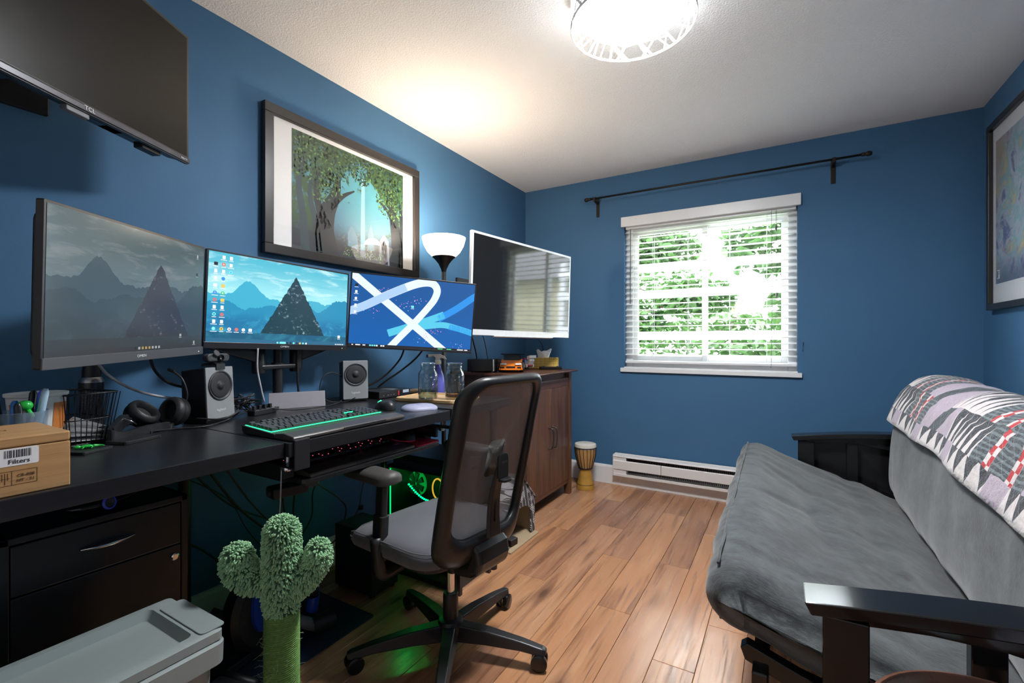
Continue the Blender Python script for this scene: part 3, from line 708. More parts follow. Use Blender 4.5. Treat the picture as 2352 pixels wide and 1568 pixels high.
def seat_fn(i, v_):
    p = SP[i]; yy = Y0+(Y1-Y0)*v_
    e = min(v_, 1-v_)*(Y1-Y0); k = 1.0; 
    if e < .09: k = math.sqrt(max(0.0, 1-(1-e/.09)**2))
    xx, zz = p.x, p.z; kz = .25+.75*k
    top = 1 if zz > SCz-.1*(xx-2.05) else 0
    cz = .49-.26*(xx-1.80) if xx > 1.8 else .49
    zz = cz+(zz-cz)*kz*(1 if e > 0 else .0); 
    if xx < 1.86: xx = 1.86-(1.86-xx)*(.45+.55*k)
    xx += .03*(1-v_)**1.5*max(0, min(1, (2.3-xx)/.4))
    # puffs, dimples and drag folds
    dz = 0
    dz += .010*wr((xx*1.0, yy*1.0, 3), 4.0)
    cr_ = 2.06+.05*wr((yy, 1, 0), 2.5)
    dz -= .016*math.exp(-((xx-cr_)/.035)**2)*math.exp(-((yy-2.05)/.45)**2)
    dz -= .010*math.exp(-((xx-2.24)/.03)**2)
    w1 = wr((xx*2.2, yy*13+2.0*wr((xx, yy, 0), 3), 7), 1.0); dz += .011*w1*max(0, 1-abs(xx-1.95)/.5); w2 = wr((xx*9-yy*3, yy*5+xx*8, 3), 1.0); dz += .006*(abs(w2)-.25)*math.exp(-((xx-2.15)/.16)**2)*math.exp(-((yy-1.75)/.4)**2); dz -= .012*math.exp(-((yy-2.02-.5*(xx-1.9))/.022)**2)*max(0, 1-abs(xx-1.98)/.2)
    nose = max(0, 1-abs(xx-1.78)/.1); fold = abs(wr((1.3, yy*16+xx*6, 0), 1.0)); 
    ux, uz = (xx-2.0), (zz-.44); l_ = math.hypot(ux, uz) or 1
    dd = dz+nose*.020*(fold-.3)*(1 if yy > 1.9 else .55)
    return (xx+ux/l_*dd*(1 if nose > 0 else .2), yy, zz+(uz/l_ if nose > 0 else (1 if top else -1)*1.0)*dd*1.0)
q = MB(); nP = len(SP); vs = [seat_fn(i, j/(NV-1)) for j in range(NV) for i in range(nP)]; fs = []
for j in range(NV-1):
    for i in range(nP): fs.append((j*nP+i, (j+1)*nP+i, (j+1)*nP+(i+1) % nP, j*nP+(i+1) % nP))
fs += [tuple(range(nP)), tuple(range((NV-1)*nP, NV*nP))[::-1]]
q.add(vs, fs)
ms = thing('futon_mattress', 'folded grey velour futon mattress forming seat and back', 'mattress', (0, 0, 0))
q.build('seat_cushion', VEL, ms, smooth=True)
# piping along the nose
for dx, dz in ((1.790, .562), (1.796, .424)):
    MB().tube([(dx+.002+.03*((Y1-yy_)/(Y1-Y0))**1.5+.004*wr((0, yy_*7, 1), 1), yy_, dz+.003*wr((3, yy_*9, 1), 1)) for yy_ in [Y0+.06+(Y1-Y0-.12)*i/60 for i in range(61)]], .004, 6).build('piping', VEL, ms, smooth=True)
BP = spline([(2.50, 0, .34), (2.43, 0, .375), (2.405, 0, .42), (2.402, 0, .50), (2.412, 0, .60), (2.428, 0, .70), (2.455, 0, .80), (2.495, 0, .875), (2.55, 0, .915), (2.62, 0, .925), (2.685, 0, .90), (2.715, 0, .84), (2.72, 0, .74), (2.70, 0, .55), (2.66, 0, .36), (2.58, 0, .32), (2.50, 0, .34)], 4)[:-1]
BCx, BCz = 2.56, .62
def back_pt(p, v_, off=0.0):
    yy = Y0-.02+(Y1-Y0+.035)*v_; e = min(v_, 1-v_)*(Y1-Y0); k = 1.0
    if e < .10: k = math.sqrt(max(0.0, 1-(1-e/.10)**2))
    kk = .55+.45*k; kz = .90+.10*k
    xx = BCx+(p.x-BCx)*kk; zz = BCz+(p.z-BCz)*kz
    ux, uz = p.x-BCx, p.z-BCz; l_ = math.hypot(ux, uz) or 1
    d_ = off+.014*wr((xx*1.5, yy*1.6, zz*1.5), 2.2)+.006*wr((xx*2, yy*6, zz*2), 2)
    sag = .018*math.sin(yy*2.3+.6)*max(0, (zz-.6)/.3)
    return (xx+ux/l_*d_, yy, zz+uz/l_*d_+sag)
q = MB(); nB = len(BP); NV2 = 60; vs = [back_pt(BP[i], j/(NV2-1)) for j in range(NV2) for i in range(nB)]; fs = []
for j in range(NV2-1):
    for i in range(nB): fs.append((j*nB+i, j*nB+(i+1) % nB, (j+1)*nB+(i+1) % nB, (j+1)*nB+i))
fs += [tuple(range(nB))[::-1], tuple(range((NV2-1)*nB, NV2*nB))]
q.add(vs, fs); q.build('back_cushion', VEL, ms, smooth=True)
# ---------------- quilt
m, nt, b = newmat('patchwork_quilt'); uvn = nt.nodes.new('ShaderNodeUVMap'); sx_ = nt.nodes.new('ShaderNodeSeparateXYZ'); nt.links.new(uvn.outputs[0], sx_.inputs[0])
U, V = X(nt, sx_.outputs[0]), X(nt, sx_.outputs[1]); vv = vec(nt, U, V, 0.0)
wob = noise(vv, 14, 2)*.024-.012; U2 = U+wob; V2 = V+wob*.8
LIL, CRM, CHA, DRK, RED = (.40, .33, .39), (.60, .54, .53), (.030, .033, .038), (.055, .07, .078), (.42, .035, .04)
speck = noise(vv, 260, 2) > .60
dark = mixc((noise(vec(nt, U*60.0, V*500.0, 0.0), 1, 2)-.35)*1.8, CHA, (.13, .16, .17)); spark = mixc((noise(vv, 330, 1) > .64)*.5, CHA, (.4, .4, .42))
lil = mixc((noise(vv, 300, 2) > .62)*.7, LIL, (.13, .11, .14))
PU, PV = .30, .165
row = (V2/PV).floor(); fv = (V2/PV).fract(); cu = U2/PU + row*.5; fu = cu.fract(); cell = cu.floor()
# block A: lilac with a dark striped band across the middle
A_ = mixc(((fu-.5)*1.0 + (fv-.5)*.25).abs() < .13, lil, dark)
# block B: spikes, dark against cream
tri = (fu*6.0).fract(); ti = (tri-.5).abs()*2.0
B_ = mixc(ti < fv, CRM, spark)
# block C: dark stripes with two red and cream checker ribbons
chk = ((fu*18.0).floor()+(fv*7.0).floor()).mod(2.0)
C0 = mixc(chk > .5, CRM, RED); rib = ((fu-.33).abs() < .056).max((fu-.72).abs() < .056)
dk = mixc(((V2*70.0).fract()) > .6, dark, (.14, .17, .18)); C_ = mixc(rib, dk, C0)
pick = (row+cell*2.0).mod(3.0)
colr = mixc(pick > .5, A_, B_); colr = mixc(pick > 1.5, colr, C_)
edge = V < .010; colr = mixc((edge+.0), colr, CHA)
# spiky border along the front hem
hem = mixc((((U2*13.0).fract()-.5).abs()*2.0) < (V2*16.0-.1), CRM, spark); hem = mixc(((U2*2.6).fract()) < .25, hem, lil)
colr = mixc(V2 < .062, colr, hem)
colr = mixc(((U > 1.765)+(V > .80)) > .5, colr, RED)
st = (((U*1.0+V*1.3)*16.0).fract()-.5).abs() < .012; st2 = (((U-V*1.3)*16.0).fract()-.5).abs() < .012
colr = mixc((st.max(st2))*.35, colr, (.5, .58, .62))
pk = noise(vv, 55, 3); setp(nt, b, col=colr, rough=.92, sheen=.2, normal=bump(nt, pk+(noise(vv, 20, 2))*1.4, .45, .012)); QM = m
arc = [Vector(p) for p in BP]; i0 = min(range(nB), key=lambda i: abs(arc[i].z-.735)+(0 if arc[i].x < 2.5 else 9)); i1 = min(range(nB), key=lambda i: abs(arc[i].z-.56)+(0 if arc[i].x > 2.65 else 9))
qp = arc[i0:i1+1]; ln = [0]
for a_, b_ in zip(qp, qp[1:]): ln.append(ln[-1]+(b_-a_).length)
tot = ln[-1]; NQ, NU = 46, 110
def qpt(s_, v_):
    d_ = s_*tot; k = max(i for i in range(len(ln)) if ln[i] <= d_+1e-9); k = min(k, len(ln)-2); t = (d_-ln[k])/(ln[k+1]-ln[k]); p = qp[k].lerp(qp[k+1], t)
    bulge = .024+.010*wr((s_*3, v_*7, 5), 1.6)+.004*wr((s_*14, v_*30, 2), 1)
    o = back_pt(p, .0+v_*.985, bulge); 
    if s_ < .2: o = (o[0]-.006*math.sin(v_*21), o[1], o[2]-.02*(1-s_/.2)*(1-v_)-.012*math.sin(v_*9))
    return o
me = bpy.data.meshes.new('quilt'); vs = [qpt(i/(NQ-1), j/(NU-1)) for j in range(NU) for i in range(NQ)]; fs = []
for j in range(NU-1):
    for i in range(NQ-1): fs.append((j*NQ+i, j*NQ+i+1, (j+1)*NQ+i+1, (j+1)*NQ+i))
me.from_pydata(vs, [], fs); uv = me.uv_layers.new(name='UVMap')
for lp in me.loops:
    i, j = lp.vertex_index % NQ, lp.vertex_index//NQ; uv.data[lp.index].uv = (j/(NU-1)*1.79, i/(NQ-1)*tot)
me.materials.append(QM); me.polygons.foreach_set('use_smooth', [True]*len(me.polygons))
qo = bpy.data.objects.new('quilt', me); COL.objects.link(qo); d_ = qo.modifiers.new('thick', 'SOLIDIFY'); d_.thickness = .008; d_.offset = 1
tag(qo, 'patchwork quilt in black, white, lilac and red draped over the futon back', 'quilt')
# ================================================================ SCREENS
def posed(name, label, cat, loc, yaw, tilt, roll, group=None):
    o = thing(name, label, cat, loc, 0, group); o.rotation_mode = 'YXZ'; o.rotation_euler = (R(tilt), R(roll), R(yaw)); return o
def decal(name, polys, mats, parent, y=-.0006):
    """flat print on a face that looks along -Y: polys = [(points (x,z), material index)]"""
    q = MB()
    for pts, i in polys: q.mi(i).add([(p[0], y, p[1]) for p in pts], [tuple(range(len(pts)))])
    return q.build(name, mats, parent)
def ribbon(pts, w):
    """polygons of a flat band along 2D points"""
    P2 = [Vector((p[0], p[1], 0)) for p in pts]; P2 = spline(P2, 10) if len(P2) > 2 else P2
    ww_ = w if callable(w) else (lambda t: w); n_ = len(P2); side = []
    for i, p in enumerate(P2):
        t = P2[min(i+1, n_-1)]-P2[max(0, i-1)]; t.normalize(); nn = Vector((-t.y, t.x, 0))*ww_(i/(n_-1))/2
        side.append(((p+nn).xy, (p-nn).xy))
    return [[tuple(side[i][0]), tuple(side[i+1][0]), tuple(side[i+1][1]), tuple(side[i][1])] for i in range(n_-1)]
def clip(poly, x0, x1, z0, z1):
    for ax, lim, sgn in ((0, x0, 1), (0, x1, -1), (1, z0, 1), (1, z1, -1)):
        o = []
        for i in range(len(poly)):
            a_, b_ = poly[i-1], poly[i]; da, db = (a_[ax]-lim)*sgn, (b_[ax]-lim)*sgn
            if da >= 0: o.append(a_) if False else None
            if (da >= 0) != (db >= 0):
                t = da/(da-db); o.append((a_[0]+(b_[0]-a_[0])*t, a_[1]+(b_[1]-a_[1])*t))
            if db >= 0: o.append(b_)
        poly = o
        if len(poly) < 3: return []
    return poly
def landscape(name, w_, h_, power, peak, grey, cols):
    m, nt, b = newmat(name); x, y, z = coords(nt); u = x*(1/w_)+.5; v = z*(1/h_)+.5
    p = vec(nt, u*3.0, v*7.0, 0.0)
    c = mixc(smooth(v, .5, 1.0), cols[0], cols[1])
    c = mixc(smooth(noise(p, 1.6, 5, .6, .5), .48, .68)*.75, c, cols[2])
    c = mixc(smooth(noise(vec(nt, u*2.0, v*9.0, 4.0), 1.5, 5, .6), .55, .7)*.5, c, cols[1])
    r1 = noise(vec(nt, u*3.0, 0.3, 0.0), 1.6, 5, .6)*.30+.40 + smooth((u-.24).abs(), .14, .0)*.16
    c = mixc(v < r1, c, cols[3])
    r2 = noise(vec(nt, u*3.0, 7.3, 0.0), 1.9, 5, .6)*.34+.26 + smooth((u-.93).abs(), .2, 0)*.18
    c = mixc(v < r2, c, cols[4])
    lo = mixc(smooth(noise(vec(nt, u*5.0, v*4.0, 2.0), 1.6, 6, .65, .8), .45, .7)*.8, cols[5], cols[3])
    c = mixc(smooth(v, .40, .22), c, lo)
    u0, vt, vb, hw_ = peak
    wob = noise(vec(nt, u*9.0, v*9.0, 0.0), 2.0, 4)*.05-.025
    inside = (((u-u0).abs()+wob*.6) < (v*-1.0+vt)*(hw_/(vt-vb)))*(v > vb)
    rock = mixc(smooth(noise(vec(nt, u*16.0, v*12.0, 1.0), 1.6, 5, .7), .56, .7), cols[6], cols[7])
    rock = mixc(smooth(noise(vec(nt, u*6.0, v*3.0, 9.0), 2.0, 4, .7), .38, .56), rock, cols[6])
    c = mixc(inside, c, rock)
    c = mixc((v < vb)*.55, c, cols[6])
    c = mixc(v < .045, c, cols[8]); c = mixc(grey, c, (.2, .23, .25), nt=nt)  # the grey share paints reflection haze over the picture
    setp(nt, b, col=(.02, .02, .022), rough=.18, emit=c, es=power*.76); return m
BEZ = mat('monitor_bezel', (.016, .016, .018), .35); CHIN = mat('monitor_chin', (.075, .078, .085), .4)
LOGO = mat('logo_silver', (.75, .75, .75), .3)
def monitor(label, pose, w_, h_, pm, chin, chinmat, logo=None):
    t = posed('monitor', label, 'monitor', *pose, group='monitors on the desk arm')
    MB().prism(rrect(-w_/2, w_/2, -h_/2, h_/2, .004, 2), 0.0, .016, 1).build('bezel', BEZ, t, bev=.001)
    MB().prism(rrect(-w_/2+.02, w_/2-.02, -h_/2+.02, h_/2-.02, .02, 3), .016, .04, 1).build('back_shell', BLACK, t, bev=.006)
    sw_, z0, z1 = w_/2-.007, -h_/2+chin, h_/2-.007
    s = MB(); s.add([(-sw_, 0, (z0-z1)/2), (sw_, 0, (z0-z1)/2), (sw_, 0, (z1-z0)/2), (-sw_, 0, (z1-z0)/2)], [(0, 1, 2, 3)])
    so = s.build('screen', pm, t, loc=(0, -.0008, (z0+z1)/2))
    MB().box(-w_/2, w_/2, -.004, .0, -h_/2, z0).build('chin', chinmat, t, bev=.001)
    if logo:
        text(logo, .0105, LOGO, t, (0, -.0046, -h_/2+chin*.5), (R(90), 0, 0), 'brand_lettering', sx=1.25)
        MB().box(w_/2-.028, w_/2-.026, -.0046, -.004, -h_/2+.010, -h_/2+.012).build('power_light', emis('white_led', (1, 1, 1), 3), t)
    MB().box(-.055, .055, .04, .062, -.055, .055).build('mount_plate', BLACK, t, bev=.004)
    return t, so, sw_*2, z1-z0
EW = emis('icon_white', (.95, .97, 1), .9); EB = emis('icon_blue', (.05, .35, .95), .8); ER = emis('icon_red', (.95, .2, .12), .8); EY = emis('icon_amber', (1, .72, .15), .8); EG = emis('icon_green', (.1, .8, .3), .8); ED = emis('icon_dark', (.03, .03, .05), .3); EC = emis('icon_cyan', (.2, .9, 1.0), .9)
ICON = [EW, EB, ER, EY, EG, ED, EC]
def icons(cells, s_, rg):
    out = []
    for (cx_, cz_, kind) in cells:
        if kind == 'c': 
            out.append(([(cx_+s_*.5*math.cos(a_*PI/6), cz_+s_*.5*math.sin(a_*PI/6)) for a_ in range(12)], rg.choice([0, 1, 2, 3, 4, 6]))); out.append(([(cx_+s_*.22*math.cos(a_*PI/4), cz_+s_*.22*math.sin(a_*PI/4)) for a_ in range(8)], rg.choice([0, 1, 5])))
        elif kind == 'f': out.append((rrect(cx_-s_*.4, cx_+s_*.4, cz_-s_*.5, cz_+s_*.5, s_*.1, 2), 0))
        else: out.append((rrect(cx_-s_*.5, cx_+s_*.5, cz_-s_*.45, cz_+s_*.45, s_*.15, 2), rg.choice([0, 0, 3, 6, 5])))
        if kind != 'x':
            wd = rg.uniform(.5, .85)*s_; out.append(([(cx_-wd, cz_-s_*.85), (cx_+wd, cz_-s_*.85), (cx_+wd, cz_-s_*.68), (cx_-wd, cz_-s_*.68)], 0))
    return out
# middle monitor, bright teal landscape
C2 = [(.36, .80, .86), (.08, .48, .62), (.62, .90, .93), (.05, .42, .60), (.015, .26, .46), (.01, .17, .36), (.004, .04, .06), (.45, .62, .68), (.02, .13, .24)]
t2, s2, w2, h2 = monitor('middle monitor showing a bright turquoise mountain desktop', ((.165, 1.186, 1.276), 87.187, .907, 1.781), .614, .366, landscape('desktop_bright', .6, .336, 1.0, (.57, .85, .12, .24), 0.0, C2), .024, BEZ, 'OMEN')
rg = random.Random(5); cells = []
for col, (cx_, rows) in enumerate(((-.275, range(1, 11)), (-.248, range(0, 11)), (-.222, (0, 1, 2)))):
    for r_ in rows: cells.append((cx_, .150-r_*.0268, rg.choice('cffcs')))
for i in range(4): cells.append((-.220+i*.026, .150-10*.0268, rg.choice('cfs')))
cells.append((.262, -.128, 's'))
pol = icons(cells, .0135, rg)
tb = [(-.03+i*.0142, -.1635, 'x' if i != 1 else 'x') for i in range(10)]
for i, (a_, b_, k) in enumerate(tb):
    if i == 1: pol.append((rrect(a_-.006, a_+.022, b_-.0045, b_+.0045, .004, 3), 6))
    elif i == 2: continue
    else: pol += icons([(a_, b_, rg.choice(['x']))], .008, rg)
for i in range(5): pol.append((rrect(.243+i*.0095, .249+i*.0095, -.166, -.161, .001, 1), 0))
decal('desktop_icons', pol, ICON, s2, -.0005)['kind'] = 'stuff'
# left monitor, same scene dimmed, reflection haze painted into its colours
C1 = [(.10, .15, .16), (.045, .085, .09), (.19, .22, .225), (.022, .055, .068), (.010, .035, .045), (.012, .03, .036), (.006, .007, .009), (.16, .15, .16), (.008, .012, .016)]
t1, s1, w1, h1 = monitor('left monitor showing a mountain desktop greyed by painted reflection haze', ((.425, .584, 1.257), 126.694, 2.687, -1.798), .614, .366, landscape('desktop_dim', .6, .336, .85, (.63, .76, .12, .24), .12, C1), .026, CHIN, 'OMEN')
pol = icons([(.262, .135, 'f'), (.262, .075, 's'), (.18, -.125, 's'), (.255, -.15, 'f')], .010, rg)+icons([(-.02+i*.014, -.158, 'x') for i in range(8)], .008, rg)
dim = [emis('dim_'+n_, c_, .35) for n_, c_ in (('white', (.9, .95, 1)), ('blue', (.1, .4, .9)), ('red', (.9, .3, .2)), ('amber', (1, .7, .2)), ('green', (.2, .7, .3)), ('dark', (.02, .02, .03)), ('cyan', (.2, .6, 1)))]
decal('desktop_icons', pol, dim, s1, -.0005)['kind'] = 'stuff'
# right monitor, blue abstract desktop with white ribbons
m, nt, b = newmat('desktop_blue'); x, y, z = coords(nt)
setp(nt, b, col=(.02, .02, .02), rough=.18, emit=mixc(smooth(z, -.17, .17), (.002, .105, .40), (.004, .085, .31)), es=.75)
t3, s3, w3, h3 = monitor('right monitor showing a deep blue desktop with crossing white ribbons', ((.38, 1.731, 1.262), 49.844, 5.217, 3.341), .614, .362, m, .010, BEZ)
XW, ZH = w3/2, h3/2
def uvp(u_, v_): return ((u_-.5)*w3, (v_-.5)*h3)
RB1 = emis('ribbon_white', (.80, .90, .98), .95); RB2 = emis('ribbon_pale', (.42, .63, .88), .95); RB3 = emis('ribbon_azure', (.02, .30, .85), .9); RB4 = emis('ribbon_teal', (.10, .62, .85), .9); PNK = emis('confetti_pink', (.85, .25, .75), .9)
pol = []
def addr(pts, wd, mi_):
    for q_ in ribbon([uvp(*p) for p in pts], wd):
        c_ = clip(q_, -XW, XW, -ZH, ZH)
        if c_: pol.append((c_, mi_))
addr([(.70, .45), (.85, .62), (1.0, .82), (1.1, .92)], .034, 2); addr([(.30, .20), (.45, .30), (.62, .42), (.75, .52)], .036, 3)
addr([(.52, .30), (.62, .34), (.75, .37), (.88, .33), (1.02, .27)], .030, 3); addr([(.80, .35), (.9, .32), (1.0, .275)], .028, 2)
k3 = len(pol)
decal('wallpaper_bands', pol, [RB1, RB2, RB3, RB4], s3, -.0004)
pol = []
addr([(-.02, 1.02), (.80, -.05)], .036, 0); addr([(-.05, .45), (.10, .56), (.30, .76), (.50, .93), (.62, .965), (.675, .88), (.66, .74), (.60, .58), (.50, .36), (.38, .12), (.30, -.05)], lambda t: .036+.004*math.sin(t*6), 0)
decal('wallpaper_ribbons', pol, [RB1], s3, -.0006)
pol = []; addr([(-.05, .45), (.10, .56), (.30, .76), (.42, .87)], .0372, 0); decal('wallpaper_ribbon_tail', pol, [RB2], s3, -.0008)
pol = []; rg = random.Random(9)
for cu, cv in ((.17, .50), (.42, .60), (.52, .68), (.58, .16), (.68, .28), (.24, .80), (.9, .06)):
    for i in range(14):
        a_, b_ = uvp(cu+rg.gauss(0, .03), cv+rg.gauss(0, .045)); s_ = rg.uniform(.0008, .0022); c_ = clip([(a_-s_, b_-s_), (a_+s_, b_-s_), (a_+s_, b_+s_), (a_-s_, b_+s_)], -XW, XW, -ZH+.012, ZH)
        if c_: pol.append((c_, rg.choice([0, 0, 1])))
decal('wallpaper_confetti', pol, [PNK, RB2], s3, -.0009)['kind'] = 'stuff'
pol = [([(-XW, -ZH), (XW, -ZH), (XW, -ZH+.011), (-XW, -ZH+.011)], 5)]
pol += icons([(-.278, .15-i*.032, 's' if i < 2 else 'f') for i in range(6)]+[(-.01, .035, 's'), (.105, .14, 'f')], .013, rg)
decal('desktop_icons', pol, ICON, s3, -.0010)['kind'] = 'stuff'
pol = icons([(-.20+i*.0105, -ZH+.0055, 'x') for i in range(8)], .008, rg)
for a_, b_, i_ in ((-.285, -.278, 0), (-.268, -.245, 0), (-.235, -.222, 0), (.13, .155, 4), (.175, .20, 4), (.23, .262, 0), (.268, .285, 0)): pol.append((rrect(a_, b_, -ZH+.003, -ZH+.008, .001, 1), i_))
decal('taskbar', pol, ICON, s3, -.0013)['kind'] = 'stuff'

# monitor arm: clamp, pole and three folding arms
ma = thing('monitor_stand', 'black pole-mounted triple monitor arm clamped behind the desk', 'monitor arm', (.088, 1.20, .845))
MB().box(-.05, .06, -.05, .05, 0, .012).build('clamp_plate', BLACK, ma, bev=.003)
MB().lathe([(.03, .012), (.03, .03), (.020, .032), (.020, .165), (.026, .166), (.026, .19), (.0175, .19), (.0175, .50), (.012, .505)], 20).build('pole', BLACK, ma, auto=35)
MB().prism(rrect(-.028, .028, -.095, .095, .02, 4), .165, .185, 2).build('collar_bracket', BLACK, ma, bev=.006)
for s_, tip in ((-1, (.290, -.652, .41)), (1, (.246, .570, .417))):
    MB().lathe([(.024, .15), (.026, .16), (.026, .25), (.022, .256)], 16, Matrix.Translation((0, s_*.085, 0))).build('pivot', BLACK, ma, auto=35)
    a_ = Vector((0, s_*.085, .215)); b_ = Vector((.01, s_*.37, .30)); q = MB()
    for p_, r_ in ((a_, b_), (b_, Vector(tip))):
        dv = (r_-p_); sd = dv.cross(Vector((0, 0, 1))).normalized()*.014; up = Vector((0, 0, .024))
        vs = [p_+sd+up, p_-sd+up, p_-sd-up, p_+sd-up, r_+sd+up*.7, r_-sd+up*.7, r_-sd-up*.7, r_+sd-up*.7]
        q.add(vs, [(0, 1, 2, 3), (7, 6, 5, 4), (0, 4, 5, 1), (1, 5, 6, 2), (2, 6, 7, 3), (3, 7, 4, 0)])
    q.build('folding_arm', BLACK, ma, bev=.005)
MB().box(-.01, .045, -.03, .03, .40, .46).build('centre_head', BLACK, ma, bev=.004)

# wall television above the desk
m, nt, b = newmat('tv_panel_matte'); setp(nt, b, col=(.008, .007, .0055), rough=.30, spec=.18); TVP = m
tv = posed('wall_television', 'black flat television mounted high on the wall at the upper left', 'television', (.392, .470, 1.941), 117, 0, 0)
tw, th_ = .72, .43
MB().prism(rrect(-tw/2, tw/2, -th_/2, th_/2, .003, 2), 0, .012, 1).build('bezel', mat('tv_brown_black', (.028, .024, .023), .3), tv, bev=.001)
MB().prism([(.012, th_/2-.01), (.02, th_/2-.03), (.034, 0), (.050, -.06), (.060, -th_/2+.05), (.050, -th_/2+.012), (.012, -th_/2+.002)], -tw/2+.03, tw/2-.03, 0).build('back_shell', BLACK, tv, bev=.006)
s = MB(); a_, z0, z1 = tw/2-.009, -th_/2+.024, th_/2-.009; s.add([(-a_, -.0006, z0), (a_, -.0006, z0), (a_, -.0006, z1), (-a_, -.0006, z1)], [(0, 1, 2, 3)]); s.build('screen', TVP, tv)
MB().prism([(.004, -th_/2), (-.004, -th_/2+.004), (-.0045, -th_/2+.016), (-.001, -th_/2+.022), (.006, -th_/2+.022)], -tw/2, tw/2, 0).build('bottom_trim', mat('gunmetal_trim', (.10, .10, .11), .3, metal=.5), tv)
text('TCL', .016, LOGO, tv, (.012, -.0049, -th_/2+.011), (R(90), 0, 0), 'brand_lettering')
text('Roku TV', .007, LOGO, tv, (tw/2-.025, -.0049, -th_/2+.010), (R(90), 0, 0), 'corner_lettering')
MB().prism([(.004, -th_/2+.002), (.004, -th_/2-.012), (.02, -th_/2-.014), (.024, -th_/2+.002)], -.04, .02, 0).build('receiver_tab', GREY, tv, bev=.002)
MB().box(.20, .27, .02, .05, -th_/2-.008, -th_/2+.014).build('port_block', BLACK, tv, bev=.003)
for xa in (-.30, -.02, .08): MB().box(xa, xa+.15, .018, .044, -th_/2+.002, -th_/2+.008).build('speaker_grille', BLACKG, tv)
MB().box(-.10, .10, .06, .075, -.10, .10).build('vesa_plate', BLACK, tv)
wmnt = thing('tv_wall_mount', 'black swing-out wall bracket behind the upper left television', 'bracket', (0.0, .44, 1.94))
MB().box(0, .02, -.06, .06, -.12, .12).build('wall_plate', BLACK, wmnt, bev=.003)
MB().tube([(.02, -.02, .03), (.15, -.10, .03), (.29, -.02, .03)], .016, 8).tube([(.02, -.02, -.03), (.15, -.10, -.03), (.29, -.02, -.03)], .016, 8).build('swing_arm', BLACK, wmnt)

# silver-framed television over the cabinet
m, nt, b = newmat('tv_panel_gloss'); setp(nt, b, col=(.012, .012, .012), rough=.06, spec=.6); TVG = m
SILV = mat('silver_bezel', (.62, .63, .64), .3)
tv = posed('corner_television', 'silver-framed flat television over the brown cabinet, mirroring the window', 'television', (.558, 2.575, 1.449), 80.5, 1.5, .6)
tw, th_ = 1.0, .5825
MB().prism(rrect(-tw/2, tw/2, -th_/2, th_/2, .004, 2), 0, .018, 1).build('bezel', SILV, tv, bev=.002)
MB().prism(rrect(-tw/2+.05, tw/2-.05, -th_/2+.04, th_/2-.05, .02, 2), .018, .05, 1).build('back_shell', BLACK, tv, bev=.006)
s = MB(); a_, z0, z1 = tw/2-.014, -th_/2+.034, th_/2-.014; s.add([(-a_, -.0006, z0), (a_, -.0006, z0), (a_, -.0006, z1), (-a_, -.0006, z1)], [(0, 1, 2, 3)]); s.build('screen', TVG, tv)
MB().prism([(.012, -th_/2-.010), (-.002, -th_/2-.004), (-.002, -th_/2+.002), (.012, -th_/2+.002)], -.30, .30, 0).build('lower_lip', SILV, tv)
wmnt = thing('tv_wall_mount', 'black wall bracket behind the silver-framed television', 'bracket', (0.0, 2.66, 1.45))
MB().box(0, .02, -.10, .10, -.12, .12).build('wall_plate', BLACK, wmnt, bev=.003)
MB().tube([(.02, 0, .04), (.22, -.14, .04), (.47, -.04, .04)], .017, 8).tube([(.02, 0, -.04), (.22, -.14, -.04), (.47, -.04, -.04)], .017, 8).build('swing_arm', BLACK, wmnt)

# ================================================================ PICTURES
def picture(label, loc, yaw, w_, h_, fw, fm, pr_, pm, matm=PAPER):
    t = posed('framed_picture', label, 'picture', loc, yaw, 0, 0)
    q = MB()
    for a in ((-w_/2, w_/2, h_/2-fw, h_/2), (-w_/2, w_/2, -h_/2, -h_/2+fw), (-w_/2, -w_/2+fw, -h_/2+fw, h_/2-fw), (w_/2-fw, w_/2, -h_/2+fw, h_/2-fw)):
        MB().box(a[0], a[1], -.016, .016, a[2], a[3]).build('frame_rail', fm, t, bev=.003)
    MB().box(-w_/2+fw*.5, w_/2-fw*.5, .004, .012, -h_/2+fw*.5, h_/2-fw*.5).build('mat_board', matm, t)
    cx_, cz_ = (pr_[0]+pr_[1])/2, (pr_[2]+pr_[3])/2; s = MB(); a_, b_ = (pr_[1]-pr_[0])/2, (pr_[3]-pr_[2])/2
    s.add([(-a_, 0, -b_), (a_, 0, -b_), (a_, 0, b_), (-a_, 0, b_)], [(0, 1, 2, 3)]); po = s.build('print', pm, t, loc=(cx_, .0032, cz_))
    MB().box(-w_/2+fw*.6, w_/2-fw*.6, -.006, -.004, -h_/2+fw*.6, h_/2-fw*.6).build('glass', clearglass('picture_glass'), t)
    return t, po
pw_, ph_ = .719, .565
m, nt, b = newmat('forest_print'); x, y, z = coords(nt); u = x*(1/pw_)+.5; v = z*(1/ph_)+.5; p = vec(nt, u*4.0, v*3.0, 0.0)
c = mixc(smooth(v, .25, .75), (.05, .13, .22), (.06, .24, .30)); c = mixc(smooth((u-.56).abs(), .35, .0)*.6, c, (.08, .30, .36))
c = mixc(smooth(v, .75, 1.0)*.8, c, mixc(smooth(u, .1, .8), (.10, .22, .05), (.02, .12, .33)))
lf = noise(p, 3.2, 6, .7, .4)+smooth(((u-.54)*1.25).abs()+(v-.4).abs()*.7, .30, .62)*.22+smooth(v, .55, .95)*.12
c = mixc(smooth(lf, .60, .70), c, (.028, .075, .022)); c = mixc(smooth(noise(p, 9.0, 4, .7), .56, .66)*smooth(lf, .56, .70)*smooth(v, .35, .6), c, (.09, .20, .045))
c = mixc(smooth(v, .34, .12), c, (.015, .022, .035))
gl = smooth((u-.60).abs()*1.0+(v-.20).abs()*1.6, .34, .05); c = mixc(gl*smooth(noise(p, 12.0, 4, .7), .46, .66), c, (.20, .26, .17))
